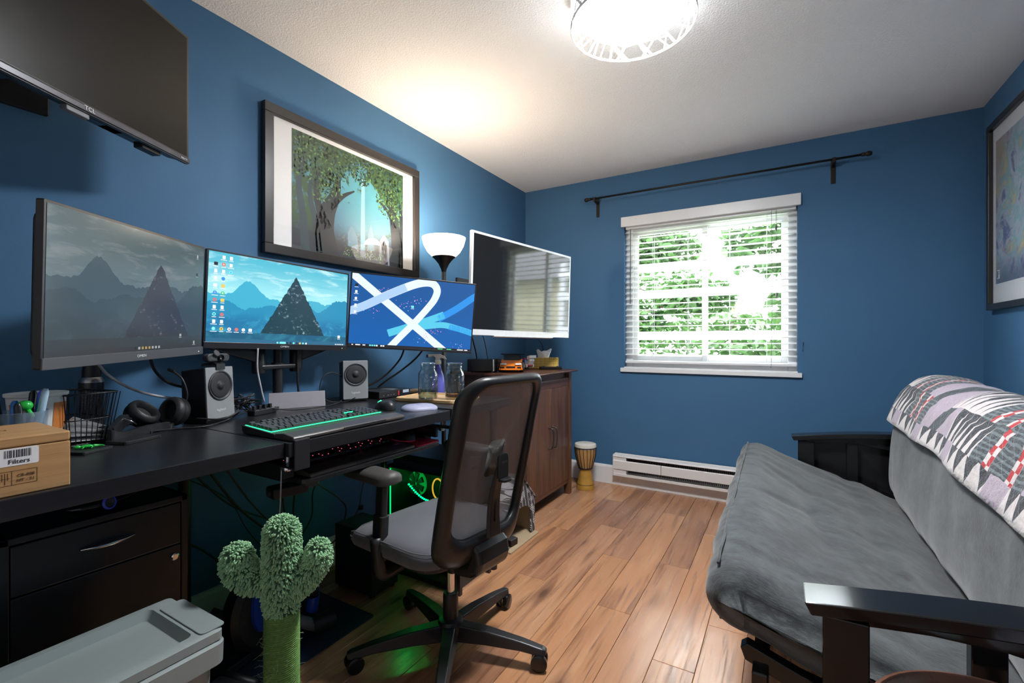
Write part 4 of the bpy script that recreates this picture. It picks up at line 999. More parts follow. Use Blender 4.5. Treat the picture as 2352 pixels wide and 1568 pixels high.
setp(nt, b, col=c, rough=.5); FP = m
FRM = mat('black_frame', (.020, .018, .018), .3, var=.05)
t, po = picture('large black-framed picture of a blue-green forest clearing above the monitors', (.018, 1.667, 1.844), 90, .984, .660, .043, FRM, (1.315-1.667, 2.034-1.667, 1.545-1.844, 2.110-1.844), FP)
TRK = mat('print_trunk', (.010, .016, .022), .5); TRK2 = mat('print_trunk_mid', (.020, .045, .055), .5); BEAM = mat('print_light_shaft', (.20, .42, .52), .5); STONE = mat('print_stone', (.22, .24, .30), .5); STONE2 = mat('print_ruin', (.12, .24, .32), .5)
def pu(u_, v_): return ((u_-.5)*pw_, (v_-.5)*ph_)
pol = []
def trunk(pts, w0, w1, mi_):
    for q_ in ribbon([pu(*p_) for p_ in pts], lambda t_: w0+(w1-w0)*t_):
        c_ = clip(q_, -pw_/2, pw_/2, -ph_/2, ph_/2)
        if c_: pol.append((c_, mi_))
trunk([(.10, -.02), (.08, .3), (.05, .55), (.08, .8)], .05, .02, 1); trunk([(.20, .0), (.17, .3), (.13, .5), (.15, .7)], .045, .015, 1)
pol.append(([pu(.555, .12), pu(.60, .12), pu(.595, .80), pu(.565, .80)], 2))
pol += [([pu(.44, .14), pu(.44, .26), pu(.47, .33), pu(.50, .30), pu(.53, .22), pu(.54, .12)], 4), ([pu(.62, .14), pu(.63, .30), pu(.655, .40), pu(.68, .32), pu(.69, .14)], 4)]
trunk([(.27, -.02), (.24, .22), (.27, .40), (.33, .56), (.36, .75)], .15, .03, 0); trunk([(.29, .44), (.40, .58), (.50, .66)], .035, .008, 0); trunk([(.27, .25), (.20, .42), (.18, .6), (.22, .75)], .055, .012, 0)
trunk([(.93, -.02), (.93, .25), (.90, .48), (.86, .66), (.84, .80)], .11, .03, 0); trunk([(.91, .42), (.82, .58), (.72, .66)], .03, .008, 0); trunk([(.97, -.02), (.99, .4), (.96, .7)], .06, .02, 0)
pol += [([pu(.55, .06), pu(.61, .06), pu(.60, .13), pu(.56, .13)], 3), ([pu(.74, .04), pu(.745, .26), pu(.79, .33), pu(.84, .27), pu(.85, .02)], 3), ([pu(.76, .03), pu(.765, .22), pu(.79, .27), pu(.82, .22), pu(.83, .03)], 0)]
decal('print_shapes', [(q_[::1], i_) for q_, i_ in pol], [TRK, TRK2, BEAM, STONE, STONE2], po, -.0003)
rg = random.Random(21); pol = []
def leaf(u_, v_, s_, mi_):
    a_ = rg.uniform(0, 6.28); cx_, cz_ = pu(u_, v_); l_ = s_*rg.uniform(.6, 1.3)
    c_ = clip([(cx_+l_*math.cos(a_), cz_+l_*math.sin(a_)), (cx_+l_*.4*math.cos(a_+1.57), cz_+l_*.4*math.sin(a_+1.57)), (cx_-l_*math.cos(a_), cz_-l_*math.sin(a_)), (cx_-l_*.4*math.cos(a_+1.57), cz_-l_*.4*math.sin(a_+1.57))], -pw_/2, pw_/2, -ph_/2, ph_/2)
    if c_: pol.append((c_, mi_))
for i in range(1500):
    u_ = rg.random(); v_ = .62+.38*rg.random()**.8
    if abs(u_-.56) < .15 and v_ < .72+.6*abs(u_-.56): continue
    leaf(u_, v_, .010, rg.choice([0, 0, 0, 1, 1, 2, 3]))
for i in range(420):
    t_ = rg.random(); s_ = rg.choice([-1, 1]); u_ = .56+s_*(.20+.20*t_)+rg.gauss(0, .03); leaf(u_, .45+.25*rg.random()+.1*(1-t_), .009, rg.choice([0, 0, 1, 2]))
for i in range(260): leaf(rg.uniform(.40, .78), .05+.13*rg.random()*abs(rg.random()), .006, rg.choice([1, 2, 4]))
decal('print_leaves', pol, [mat('print_leaf_dark', (.012, .035, .018), .5), mat('print_leaf', (.045, .11, .03), .5), mat('print_leaf_light', (.13, .27, .06), .5), mat('print_leaf_blue', (.03, .13, .16), .5), mat('print_flower', (.42, .42, .40), .5)], po, -.0005)['kind'] = 'stuff'
m, nt, b = newmat('abstract_print'); x, y, z = coords(nt); p = vec(nt, x*3.0, z*2.0, 0.0)
c = ramp(noise(p, 2.2, 5, .65, 1.2), [(.2, (.05, .04, .12)), (.38, (.14, .16, .30)), (.46, (.50, .52, .58)), (.54, (.22, .45, .50)), (.62, (.62, .46, .20)), (.8, (.75, .70, .66))])
c = mixc(smooth(noise(p, 6.0, 4, .7, .5), .60, .68)*.8, c, (.45, .16, .06)); c = mixc(smooth(z, -.18, -.36)*.7, c, (.05, .05, .12)); c = mixc(smooth(x*-1.0+z*.4, .22, .42)*.6, c, (.50, .26, .06))
setp(nt, b, col=c, rough=.5)
t, po = picture('tall black-framed picture with a colourful abstract print on the right wall', (RW-.018, 3.03, 1.779), -90, .77, .974, .032, FRM, (-.315, .315, -.355, .385), m)
MB().add([(-.295, -.001, -.345), (-.262, -.001, -.345), (-.262, -.001, -.300), (-.295, -.001, -.300)], [(0, 1, 2, 3)]).build('rating_patch', PAPER, po)
MB().box(-.292, -.282, -.0014, -.0011, -.340, -.305).box(-.278, -.264, -.0014, -.0011, -.312, -.309).box(-.278, -.264, -.0014, -.0011, -.322, -.319).build('patch_print', INK, po)['kind'] = 'stuff'

# ================================================================ FLOOR LAMP
lp = thing('floor_lamp', 'black torchiere floor lamp with a glowing white glass bowl, behind the right monitor', 'lamp', (.309, 2.052, 0))
MB().lathe([(.125, 0), (.128, .006), (.12, .016), (.05, .026), (.016, .034)], 28).build('base', BLACK, lp, auto=40)
MB().cyl((0, 0, .03), (0, 0, 1.53), .0125, n=14).build('pole', BLACK, lp, smooth=True)
MB().lathe([(.0125, 1.52), (.016, 1.535), (.030, 1.565), (.052, 1.592), (.066, 1.604), (.062, 1.606), (.01, 1.58)], 28).build('cone', IRON, lp, auto=50)
m, nt, b = newmat('opal_glass'); setp(nt, b, col=(.9, .86, .8), rough=.4, emit=(1.0, .86, .72), es=FLOOR_LAMP)
MB().lathe([(.045, 1.604), (.066, 1.606), (.092, 1.632), (.112, 1.668), (.123, 1.708), (.1235, 1.712), (.120, 1.712), (.109, 1.670), (.089, 1.636), (.063, 1.611), (.045, 1.609)], 40, cap=False).build('glass_bowl', m, lp, smooth=True)
MB().ball((0, 0, 1.665), (.028, .028, .036)).build('bulb', emis('warm_bulb', (1, .78, .55), 30), lp, smooth=True)
bl_ = bpy.data.lights.new('bulb_light', 'POINT'); bl_.energy = BULB; bl_.color = (1, .80, .60); bl_.shadow_soft_size = .05
bo = bpy.data.objects.new('bulb_light', bl_); COL.objects.link(bo); bo.parent = lp; bo.location = (0, 0, 1.725)
# ================================================================ ON THE DESKS
DZ = .8452
# ---- wooden filter box
OAK = wood('oak_box', (.42, .235, .095), (.50, .29, .125), (.30, .155, .06), axis=1, streak=70, rough=.45)
wb = thing('wooden_box', 'light oak box with a white Filters label at the near left end of the desk', 'box', (.658, .20, DZ))
MB().box(-.096, .096, -.142, .142, 0, .0872).build('box_body', OAK, wb, bev=.002)
MB().box(-.096, .096, -.142, .142, .0882, .107).build('lid', OAK, wb, bev=.003)
MB().prism(rrect(.042, .097, .055, .087, .003, 3), .0963, .0966, 0).build('label_sticker', PAPER, wb)
text('Filters', .0115, INK, wb, (.0968, .071, .0625), (R(90), 0, R(90)), 'label_lettering')
q = MB(); rg = random.Random(4); yy = .052
while yy < .088:
    w_ = rg.choice([.0006, .001, .0016]); q.box(.0966, .0969, yy, yy+w_, .070, .084); yy += w_+rg.choice([.0007, .0011, .0016])
q.build('barcode', INK, wb)['kind'] = 'stuff'
BURN = mat('burnt_print', (.12, .06, .02), .6)
text('CB-008', .0075, BURN, wb, (.0966, .080, .036), (R(90), 0, R(90)), 'stamp_lettering', depth=.0002)
text('HT - 31', .0075, BURN, wb, (.0966, .080, .027), (R(90), 0, R(90)), 'stamp_lettering', depth=.0002)
q = MB()
for a in ((.044, .0446, .020, .046), (.0615, .0621, .020, .046), (.0945, .0951, .020, .046), (.044, .0951, .0454, .046), (.044, .0951, .020, .0206)): q.box(.0960, .0964, *a)
for a in ((.0525, .0535, .023, .043), (.049, .050, .030, .042), (.056, .057, .030, .042), (.047, .059, .033, .0336)): q.box(.0960, .0964, *a)
q.build('stamp_frame', BURN, wb)['kind'] = 'stuff'
text('GREEN', .018, BURN, wb, (-.01, .05, .1072), (0, 0, R(90)), 'lid_lettering', depth=.0002)
# ---- clear beaker with pens
m, nt, b = newmat('clear_plastic'); nt.nodes.remove(b); out = nt.nodes['Material Output']
t_ = nt.nodes.new('ShaderNodeBsdfTransparent'); t_.inputs[0].default_value = (.82, .88, .92, 1); d_ = nt.nodes.new('ShaderNodeBsdfPrincipled'); d_.inputs['Base Color'].default_value = (.5, .62, .72, 1); d_.inputs['Roughness'].default_value = .15
mx = nt.nodes.new('ShaderNodeMixShader'); mx.inputs[0].default_value = .28; nt.links.new(t_.outputs[0], mx.inputs[1]); nt.links.new(d_.outputs[0], mx.inputs[2]); nt.links.new(mx.outputs[0], out.inputs[0]); CLRP = m
cp = thing('plastic_cup', 'clear plastic cup holding pens behind the wooden box', 'cup', (.46, .335, DZ))
MB().lathe([(.038, 0), (.041, .004), (.050, .118), (.052, .122), (.050, .1225), (.048, .119), (.039, .006)], 32).build('cup_body', CLRP, cp, auto=40)
PENS = [((.012, .030), (12, 4), (.05, .09, .75), 'blue felt pen standing in the clear cup', .162), ((-.005, .020), (10, -10), (.01, .011, .012), 'black marker standing in the clear cup', .160), ((-.020, -.030), (-8, -14), (.012, .012, .014), 'black pen leaning left in the clear cup', .165), ((.022, .028), (14, 8), (.35, .50, .62), 'pale blue ruler pen at the rim of the clear cup', .166), ((.02, -.02), (6, -22), (.03, .20, .65), 'bright blue pen at the left of the clear cup', .14), ((.03, .0), (-4, 8), (.015, .015, .016), 'short black pen cap in the clear cup', .135)]
for (px_, py_), (ax, ay), col, lab, ln_ in PENS:
    t = thing('pen', lab, 'pen', (.46+px_*.6, .335+py_*.6, DZ+.008), 0, 'pens in the clear cup', (R(-ax*.6), R(ay*.35), 0))
    cm = mat('pen_%02d' % (PENS.index(((px_, py_), (ax, ay), col, lab, ln_))), col, .3)
    MB().lathe([(.0065, 0), (.0068, .004), (.0068, ln_*.62)], 12).build('barrel', cm, t, auto=40)
    MB().lathe([(.0072, ln_*.62), (.0076, ln_*.64), (.0072, ln_*.96), (.004, ln_)], 12).build('cap', cm, t, auto=40)
GRN = mat('toy_green', (.02, .48, .06), .3)
fg = thing('toy_figure', 'small bright green rubber figure perched in the pen cup', 'toy', (.478, .342, DZ+.118))
MB().ball((0, 0, .018), (.013, .014, .012)).build('head', GRN, fg, smooth=True)
for dx, dy in ((-.008, .008), (.008, .006), (0, -.01)): MB().tube([(dx*.5, dy*.5, .01), (dx*1.2, dy*1.2, .0), (dx*1.6, dy*1.6, -.008)], .0045, 8).build('limb', GRN, fg, smooth=True)
# ---- paper tub
TUBM = mat('tub_white', (.85, .85, .82), .45); ORG = mat('tub_orange', (.62, .20, .04), .5)
tb_ = thing('plastic_tub', 'white yoghurt tub with an orange label behind the pen cup', 'tub', (.30, .405, DZ))
MB().lathe([(.042, 0), (.045, .004), (.056, .140), (.060, .143), (.0605, .150), (.058, .150), (.0545, .142), (.044, .008), (.0, .008)], 36).build('tub_body', TUBM, tb_, auto=40)
q = MB()
def wrap(a0, a1, z0, z1, mi_, name, m_):
    q = MB(); n_ = 12; vs = []
    for i in range(n_+1):
        a_ = R(a0+(a1-a0)*i/n_)
        for z_ in (z0, z1): rr = .0452+(.0562-.0452)*(z_-.004)/.136+.0006; vs.append((rr*math.cos(a_), rr*math.sin(a_), z_))
    q.add(vs, [(i*2, i*2+2, i*2+3, i*2+1) for i in range(n_)]); return q.build(name, m_, tb_, smooth=True)
wrap(-75, -10, .055, .125, 0, 'orange_label', ORG); wrap(20, 70, .055, .125, 0, 'orange_label', ORG); wrap(-8, 0, .07, .12, 0, 'small_print', GREY)
for ch_, a_ in zip('Stall', (-68, -60, -53, -48, -43)): text(ch_, .022, PAPER, tb_, (.0535*math.cos(R(a_)), .0535*math.sin(R(a_)), .088), (R(90), 0, R(a_+90)), 'label_lettering', depth=.0003)
# ---- wire basket with papers
WIRE = mat('black_wire', (.012, .012, .013), .4, metal=.3)
bs = thing('wire_basket', 'black wire desk basket with papers beside the headphones', 'basket', (.262, .490, DZ), R(12))
def ringp(a_, b_, z_): return [(-a_, -b_, z_), (a_, -b_, z_), (a_, b_, z_), (-a_, b_, z_)]
q = MB()
for a_, b_, z_, r_ in ((.085, .062, .140, .0028), (.068, .045, .003, .002), (.076, .053, .07, .0016)): q.tube([(p[0], p[1], z_) for p in rrect(-a_, a_, -b_, b_, .02, 4)], r_, 6, closed=True)
q.build('basket_rims', WIRE, bs, smooth=True)
q = MB()
for i in range(13):
    t = -1+2*i/12
    for s_ in (-1, 1): q.tube([(t*.068, s_*.045, .003), (t*.085, s_*.062, .140)], .0012, 5)
    q.tube([(t*.068, -.045, .003), (t*.068, .045, .003)], .0012, 5)
for i in range(9):
    t = -1+2*i/8
    for s_ in (-1, 1): q.tube([(s_*.068, t*.045, .003), (s_*.085, t*.062, .140)], .0012, 5)
q.build('basket_wires', WIRE, bs)['kind'] = 'stuff'
for i in range(4):
    def pf(u_, v_, i=i): return (-.06+.12*u_, -.04+.08*v_, .012+.006*i+.030*(u_-.3)*(1.2-v_)*(i*.5+.3)+.006*math.sin(u_*5+i))
    o = MB().grid(pf, 10, 6).build('paper_sheet', PAPER, None, loc=(.262, .490, DZ), rot=(0, 0, R(12+i*2-3)), smooth=True, solid=.0005)
    tag(o, ('lowest', 'second', 'third', 'topmost')[i]+' curled white paper lying in the wire basket', 'paper', 'papers in the wire basket')
# ---- spray can
cn = thing('aerosol_can', 'black and silver aerosol can with a trigger cap under the left monitor', 'can', (.062, .588, DZ))
m, nt, b = newmat('can_print'); x, y, z = coords(nt)
ang = mt(nt, 'ARCTAN2', y, x); ln_ = ((z*260.0).fract() > .5)*(noise(vec(nt, ang*40.0, z*260.0, 0.0), 1, 1) > .48)*(z > .02)*(z < .125)*((ang*2.2).fract() > .14)
setp(nt, b, col=mixc(ln_*.5, (.02, .02, .022), (.5, .5, .52)), rough=.3)
MB().lathe([(.030, 0), (.032, .004), (.032, .150), (.0315, .152)], 28).build('can_body', m, cn, auto=40)
MB().lathe([(.032, .152), (.031, .160), (.025, .168), (.024, .169)], 28).build('shoulder', STEEL, cn, auto=50)
MB().lathe([(.0245, .168), (.0245, .186), (.0215, .205), (.012, .212)], 20).prism([(-.012, .205), (-.030, .196), (-.038, .180), (-.034, .178), (-.028, .190), (-.014, .196)], -.008, .008, 1).build('trigger_cap', BLACK, cn, auto=40)
# ---- headphones
hp = thing('headphones', 'black over-ear headset with a boom microphone lying left of the speaker', 'headphones', (0, 0, 0))
LEATH = mat('black_leatherette', (.013, .013, .014), .5, bmp=.2, bscale=300)
for (c_, ax) in (((.215, .660, .893), (.35, .25, .45)), ((.232, .752, .895), (.2, -.75, .2))):
    ax = Vector(ax).normalized(); T = Matrix.Translation(c_) @ ax.to_track_quat('Z', 'Y').to_matrix().to_4x4()
    MB().lathe([(.026, -.022), (.041, -.017), (.0465, -.004), (.047, .006)], 28, T).build('ear_cup', BLACK, hp, auto=45)
    MB().lathe([(.046, .006), (.0475, .014), (.044, .026), (.035, .030), (.028, .024), (.026, .010), (.0, .008)], 28, T).build('ear_pad', LEATH, hp, auto=60)
pth = spline([(.225, .635, .878), (.285, .592, .893), (.335, .560, .884), (.365, .535, .868), (.350, .565, .8535), (.29, .64, .8525), (.27, .69, .8525), (.265, .72, .8535), (.245, .735, .8695)], 8)
q = MB(); N_ = len(pth)
for i, p in enumerate(pth):
    t = (pth[min(N_-1, i+1)]-pth[max(0, i-1)]).normalized(); sd = t.cross(Vector((0, 0, 1))).normalized(); w_ = .007; h_ = .018 if 5 < i < N_-10 else .010
    q.v += [tuple(p+sd*w_+Vector((0, 0, h_))), tuple(p-sd*w_+Vector((0, 0, h_))), tuple(p-sd*w_-Vector((0, 0, min(h_, p.z-.8462)))), tuple(p+sd*w_-Vector((0, 0, min(h_, p.z-.8462))))]
q.f = [(i*4+a_, i*4+(a_+1) % 4, i*4+4+(a_+1) % 4, i*4+4+a_) for i in range(N_-1) for a_ in range(4)]+[(0, 3, 2, 1), (4*N_-4, 4*N_-3, 4*N_-2, 4*N_-1)]; q.m = [0]*len(q.f)
q.build('headband', BLACK, hp, bev=.003)
MB().tube(spline([(.24, .772, .91), (.243, .780, .95), (.228, .772, 1.0), (.205, .757, 1.025), (.192, .750, 1.032)], 6), .0035, 8).tube([(.205, .760, 1.025), (.188, .748, 1.033)], .0055, 8).build('boom_microphone', BLACK, hp, smooth=True)
MB().tube(spline([(.262, .60, .892), (.30, .585, .902), (.318, .60, .893), (.30, .618, .880)], 5), .002, 6).build('yoke_wire', CHROME, hp, smooth=True)
# ---- small flat things at the front
tag(MB().prism(rrect(-.028, .028, -.040, .040, .006, 3), 0, .007, 2).build('card_case', BLACK, None, loc=(.43, .470, DZ), rot=(0, 0, R(25)), bev=.001), 'flat black card case under the green lizard toy', 'case')
lz = thing('toy_lizard', 'tiny bright green toy lizard on the flat black card case', 'toy', (.42, .468, DZ+.0072), R(72))
MB().ball((-.018, 0, .005), (.008, .006, .0048)).ball((0, 0, .005), (.014, .0062, .0048)).build('body', GRN, lz, smooth=True)
MB().tube(spline([(.012, 0, .005), (.024, .003, .004), (.034, -.001, .003)], 5), [.0042-.003*i/10 for i in range(11)], 8).build('tail', GRN, lz, smooth=True)
for dx in (-.009, .008):
    for s_ in (-1, 1): MB().tube([(dx, s_*.004, .004), (dx+.003, s_*.010, .005), (dx, s_*.013, .0015)], .0018, 6).build('leg', GRN, lz, smooth=True)
tag(MB().prism(rrect(-.035, .035, -.055, .055, .008, 3), 0, .009, 2).tube([(.0, .05, .009), (0, .05, .018)], .002, 6).build('phone_dock', BLACK, None, loc=(.375, .585, DZ), rot=(0, 0, R(20)), bev=.002), 'flat black charging dock lying in front of the headphones', 'dock')
# ---- speakers
SPF = mat('speaker_grey', (.235, .245, .255), .4, var=.02); CONE = mat('speaker_cone', (.018, .018, .020), .6)
def speaker(label, p0, p1):
    p0, p1 = Vector((*p0, 0)), Vector((*p1, 0)); d_ = p1-p0; W_ = d_.length; yaw = math.atan2(d_.y, d_.x); c_ = (p0+p1)/2
    t = thing('desk_speaker', label, 'speaker', (c_.x, c_.y, DZ), yaw, 'pair of desk speakers'); H_ = .192
    MB().prism([(0.004, 0), (0.0, .012), (.010, H_), (.105, H_-.012), (.100, 0)], -W_/2+.002, W_/2-.002, 0).build('cabinet', BLACK, t, bev=.004)
    tl = math.atan2(.010, H_-.012); T = Matrix.Translation((0, -.0015, .012)) @ Matrix.Rotation(-tl, 4, 'X')
    fm = Matrix.Translation((0, 0, 0))
    MB().prism(rrect(-W_/2, W_/2, 0, H_-.012, .004, 3), -.004, .002, 1, T).build('front_panel', SPF, t, bev=.0015)
    Td = T @ Matrix.Translation((0, -.004, .115)) @ Matrix.Rotation(R(90), 4, 'X')
    MB().lathe([(.051, .0), (.052, .003), (.050, .005), (.046, .002), (.0435, -.001)], 40, Td, cap=False).build('driver_ring', DARKGREY, t, smooth=True)
    MB().lathe([(.0435, .0006), (.040, .002), (.020, .0008), (.013, .001), (.012, .004), (.006, .0065), (.0, .007)], 40, Td).build('driver_cone', CONE, t, smooth=True)
    o = text('logitech', .0125, LOGO, t, (0, 0, 0), (0, 0, 0), 'brand_lettering'); o.matrix_local = T @ Matrix.Translation((0, -.0046, .030)) @ Matrix.Rotation(R(90), 4, 'X')
    return t
speaker('grey desk speaker on the left with a webcam on top', (.271, .826), (.230, .938))
speaker('grey desk speaker on the right beside the mini computer', (.202, 1.448), (.256, 1.548))
# ---- webcam on the left speaker
wc = thing('webcam', 'black webcam with a flip cover on the left speaker', 'webcam', (.222, .874, DZ+.1930), R(108))
MB().prism(rrect(-.047, .047, .018, .046, .012, 4), -.022, .0, 1).build('camera_body', DARKGREY, wc, bev=.004)
MB().lathe([(.011, -.003), (.0115, .006), (.008, .007), (.007, .003), (0, .002)], 20, Matrix.Translation((.006, -.022, .032)) @ Matrix.Rotation(R(90), 4, 'X')).build('lens', BLACKG, wc, auto=40)
MB().lathe([(.012, 0), (.0125, .002), (.011, .004), (0, .004)], 20, Matrix.Translation((-.014, -.024, .047)) @ Matrix.Rotation(R(65), 4, 'X')).build('flip_cover', DARKGREY, wc, auto=40)
MB().prism([(-.012, .018), (-.030, .010), (-.030, -.010), (-.0255, -.010), (-.024, .004), (.03, .0055), (.03, .0005), (-.018, .0005), (-.018, .0005), (.034, .0005), (.034, .010), (-.008, .018)], -.018, .018, 0).build('clip', BLACK, wc)
# ---- hub, cable tangle, grey panel
hb = thing('usb_hub', 'black multi-port hub with plugged leads beside the left speaker', 'hub', (.215, 1.055, DZ), R(105))
MB().box(-.055, .055, -.018, .018, 0, .02).build('hub_body', BLACK, hb, bev=.003)
for i in range(4): MB().box(-.045+i*.026, -.033+i*.026, -.005, .005, .02, .036).build('plug', BLACK, hb, bev=.002)
for i in range(4): MB().box(-.047+i*.026, -.031+i*.026, -.016, -.010, .0200, .0215).build('port', STEEL, hb)
rg = random.Random(12); q = MB()
for i in range(9):
    c_ = Vector((.16, 1.005, DZ+.006)); pts = [c_+Vector((rg.uniform(-.03, .05), rg.uniform(-.045, .045), rg.uniform(0, .075))) for k in range(6)]
    q.tube(spline(pts, 6), rg.uniform(.0018, .003), 6)
o = q.build('cable_tangle', CORD); tag(o, 'tangle of black leads heaped behind the left speaker', 'cables', kind='stuff')
gp = thing('laptop_stand', 'grey slanted panel standing behind the keyboard', 'stand', (.185, 1.235, DZ), R(62))
MB().prism([(0, 0), (.012, .066), (.016, .066), (.006, 0)], -.115, .105, 0).build('panel', mat('warm_grey_panel', (.30, .28, .31), .5), gp, bev=.001)
MB().prism([(.006, 0), (.05, 0), (.05, .003), (.008, .003)], -.10, .09, 0).build('foot', GREY, gp)
# ---- keyboards
KEYT = mat('keycap_black', (.045, .047, .052), .42); GLOW = emis('green_glow', (.02, 1.0, .28), 2.6); WREST = mat('wrist_rest', (.045, .038, .034), .34)
def keyboard(label, loc, rz, glow, rest, capm, lit=None):
    t = thing('keyboard', label, 'keyboard', loc, rz)
    W_ = .455; lean = R(3.5)
    T = Matrix.Rotation(lean, 4, 'X')
    MB().prism([(-.078, 0), (-.078, .012), (.080, .024), (.080, .008), (.070, .0)], -W_/2, W_/2, 0).build('case', BLACK, t, bev=.002)
    U_ = .0188; rows = [(.062, [1, 0, 1, 1, 1, 1, .5, 1, 1, 1, 1, .5, 1, 1, 1, 1]), (.036, [1]*13+[2]), (.0172, [1.5]+[1]*12+[1.5]), (-.0016, [1.75]+[1]*11+[2.25]), (-.0204, [2.25]+[1]*10+[2.75]), (-.0392, [1.25]*3+[6.25]+[1.25]*4)]
    cache = {}
    def key(x0, yk, wu, hu=1):
        k_ = (wu, hu)
        if k_ not in cache:
            a_, b_ = wu*U_/2-.0007, hu*U_/2-.0007; q = MB()
            q.v = [(-a_, -b_, 0), (a_, -b_, 0), (a_, b_, 0), (-a_, b_, 0), (-a_+.002, -b_+.0016, .0075), (a_-.002, -b_+.0016, .0075), (a_-.002, b_-.003, .0082), (-a_+.002, b_-.003, .0082)]
            q.f = [(4, 5, 6, 7)]+[(i, (i+1) % 4, (i+1) % 4+4, i+4) for i in range(4)]; q.m = [0]*5
            o = q.build('key', capm, t); cache[k_] = o.data
        else: o = bpy.data.objects.new('key', cache[k_]); COL.objects.link(o); o.parent = t
        o.location = (x0+wu*U_/2, yk, .0135+.0755*(yk+.078)); o.rotation_euler = (R(4.3), 0, 0)
    for yk, ws in rows:
        x0 = -W_/2+.012
        for w_ in ws:
            if w_ >= 1: key(x0, yk, w_)
            x0 += w_*U_ if w_ else U_
    xn = -W_/2+.012+15*U_+.006
    for yk in (.062, .036, .0172): [key(xn+i*U_, yk, 1) for i in range(3)]
    key(xn+U_, -.0204, 1); [key(xn+i*U_, -.0392, 1) for i in range(3)]
    xn += 3*U_+.006
    for j, yk in enumerate((.036, .0172, -.0016, -.0204, -.0392)): [key(xn+i*U_, yk, 1) for i in range(4)]
    if rest:
        MB().prism([(-.165, .0), (-.165, .008), (-.160, .012), (-.12, .018), (-.082, .014), (-.080, .0)], -W_/2, W_/2, 0).build('wrist_rest', WREST, t, bev=.003)
        MB().prism([(-.1665, .003), (-.1665, .010), (-.164, .012), (-.164, .002)], -.05, .13, 0).build('rest_lip', BLACK, t)
    if glow:
        zf = .0135
        MB().box(-W_/2+.008, W_/2-.008, -.0535, -.0515, zf, zf+.0022).build('glow_strip', glow, t)
        MB().prism([(-.052, zf), (.074, .0235), (.074, .0245), (-.052, zf+.0022)], -W_/2+.0075, -W_/2+.0095, 0).build('glow_strip', glow, t)
        for a_, b_, yk in ((.118, .165, -.0285), (.10, .15, .008)): MB().box(a_, b_, yk-.001, yk+.001, .0145+.0755*(yk+.078), .0175+.0755*(yk+.078)).build('glow_strip', glow, t)
        for (kx, ky) in ((-.19, .050), (-.05, .050), (.03, .050), (-.13, .049), (.06, .027), (.145, .049)): MB().box(kx, kx+.006, ky, ky+.003, .0242, .0262).build('key_light', glow, t)
    if lit:
        rg = random.Random(2); q = MB()
        for yk, ws in rows:
            for i in range(18):
                if rg.random() < .45: xx = -W_/2+.018+i*.0235; q.box(xx, xx+.0028, yk-.001, yk+.0014, .0135+.0755*(yk+.078)+.0078, .0135+.0755*(yk+.078)+.0088)
        q.build('key_legends', lit, t)['kind'] = 'stuff'
    return t
keyboard('black keyboard with green backlight and a padded wrist rest on the desk', (.612, 1.025, DZ+.002), R(91.5), GLOW, True, KEYT)
keyboard('dark keyboard with dim red legends on the pull-out tray', (.575, 1.115, .7165), R(90), None, True, BLACK, emis('red_legend', (1.0, .12, .22), 1.1))
# ---- mice and pads
def mouse(label, loc, rz, glow, gname):
    t = thing('computer_mouse', label, 'mouse', loc, rz)
    def mf(u_, v_):
        a_ = 2*PI*u_; rr = math.sin(PI*min(1, v_*.5+.0)) if v_ < 1 else 1
        l_ = math.sin(v_*PI/2); x_ = .031*l_*math.cos(a_)*(1-.12*math.sin(a_)); y_ = .060*l_*math.sin(a_); return (x_, y_, .002+.036*math.cos(v_*PI/2)**.7*(1-.25*math.sin(a_)*l_))
    MB().grid(mf, 24, 9, closeu=True, flip=True).build('shell', BLACK, t, smooth=True)
    MB().tube([(0, .028, .0325), (0, .046, .024)], .004, 8).build('scroll_wheel', glow, t, smooth=True)
    MB().tube(spline([(-.025, -.028, .020), (0, -.047, .0245), (.025, -.028, .020)], 6), .0016, 6).build('light_band', glow, t, smooth=True)
    return t
mouse('black gaming mouse with green lights beside the desk keyboard', (.535, 1.385, DZ), R(80), GLOW, 'g')
PINK = emis('pink_glow', (1.0, .15, .6), 2.2)
mouse('black mouse with a pink light on the red mat in the pull-out tray', (.600, 1.425, .7195), R(90), PINK, 'p')
RUB = mat('red_mouse_mat', (.40, .02, .05), .6)
tag(MB().prism(rrect(.49, .74, 1.362, 1.498, .02, 4), .7163, .7193, 2).build('mouse_mat', RUB), 'red mouse mat on the pull-out keyboard tray', 'mouse mat')
LILA = mat('lilac_gel', (.25, .26, .37), .45, var=.03); q = MB(); lo = rrect(-.058, .058, -.075, .075, .05, 6); k = len(lo); vs = []
for ins, z_ in ((0, 0), (0, .005), (.006, .012), (.02, .019), (.04, .022)):
    for p in lo: vs.append((p[0]*(1-ins/.06), p[1]*(1-ins/.078), z_))
q.add(vs, [tuple(range(k))[::-1], tuple(range(4*k, 5*k))]+[(j*k+i, j*k+(i+1) % k, (j+1)*k+(i+1) % k, (j+1)*k+i) for j in range(4) for i in range(k)])
tag(q.build('gel_wrist_rest', LILA, None, loc=(.655, 1.462, DZ), rot=(0, 0, R(-28)), auto=60), 'lilac gel wrist rest at the front edge of the right desk', 'wrist rest')
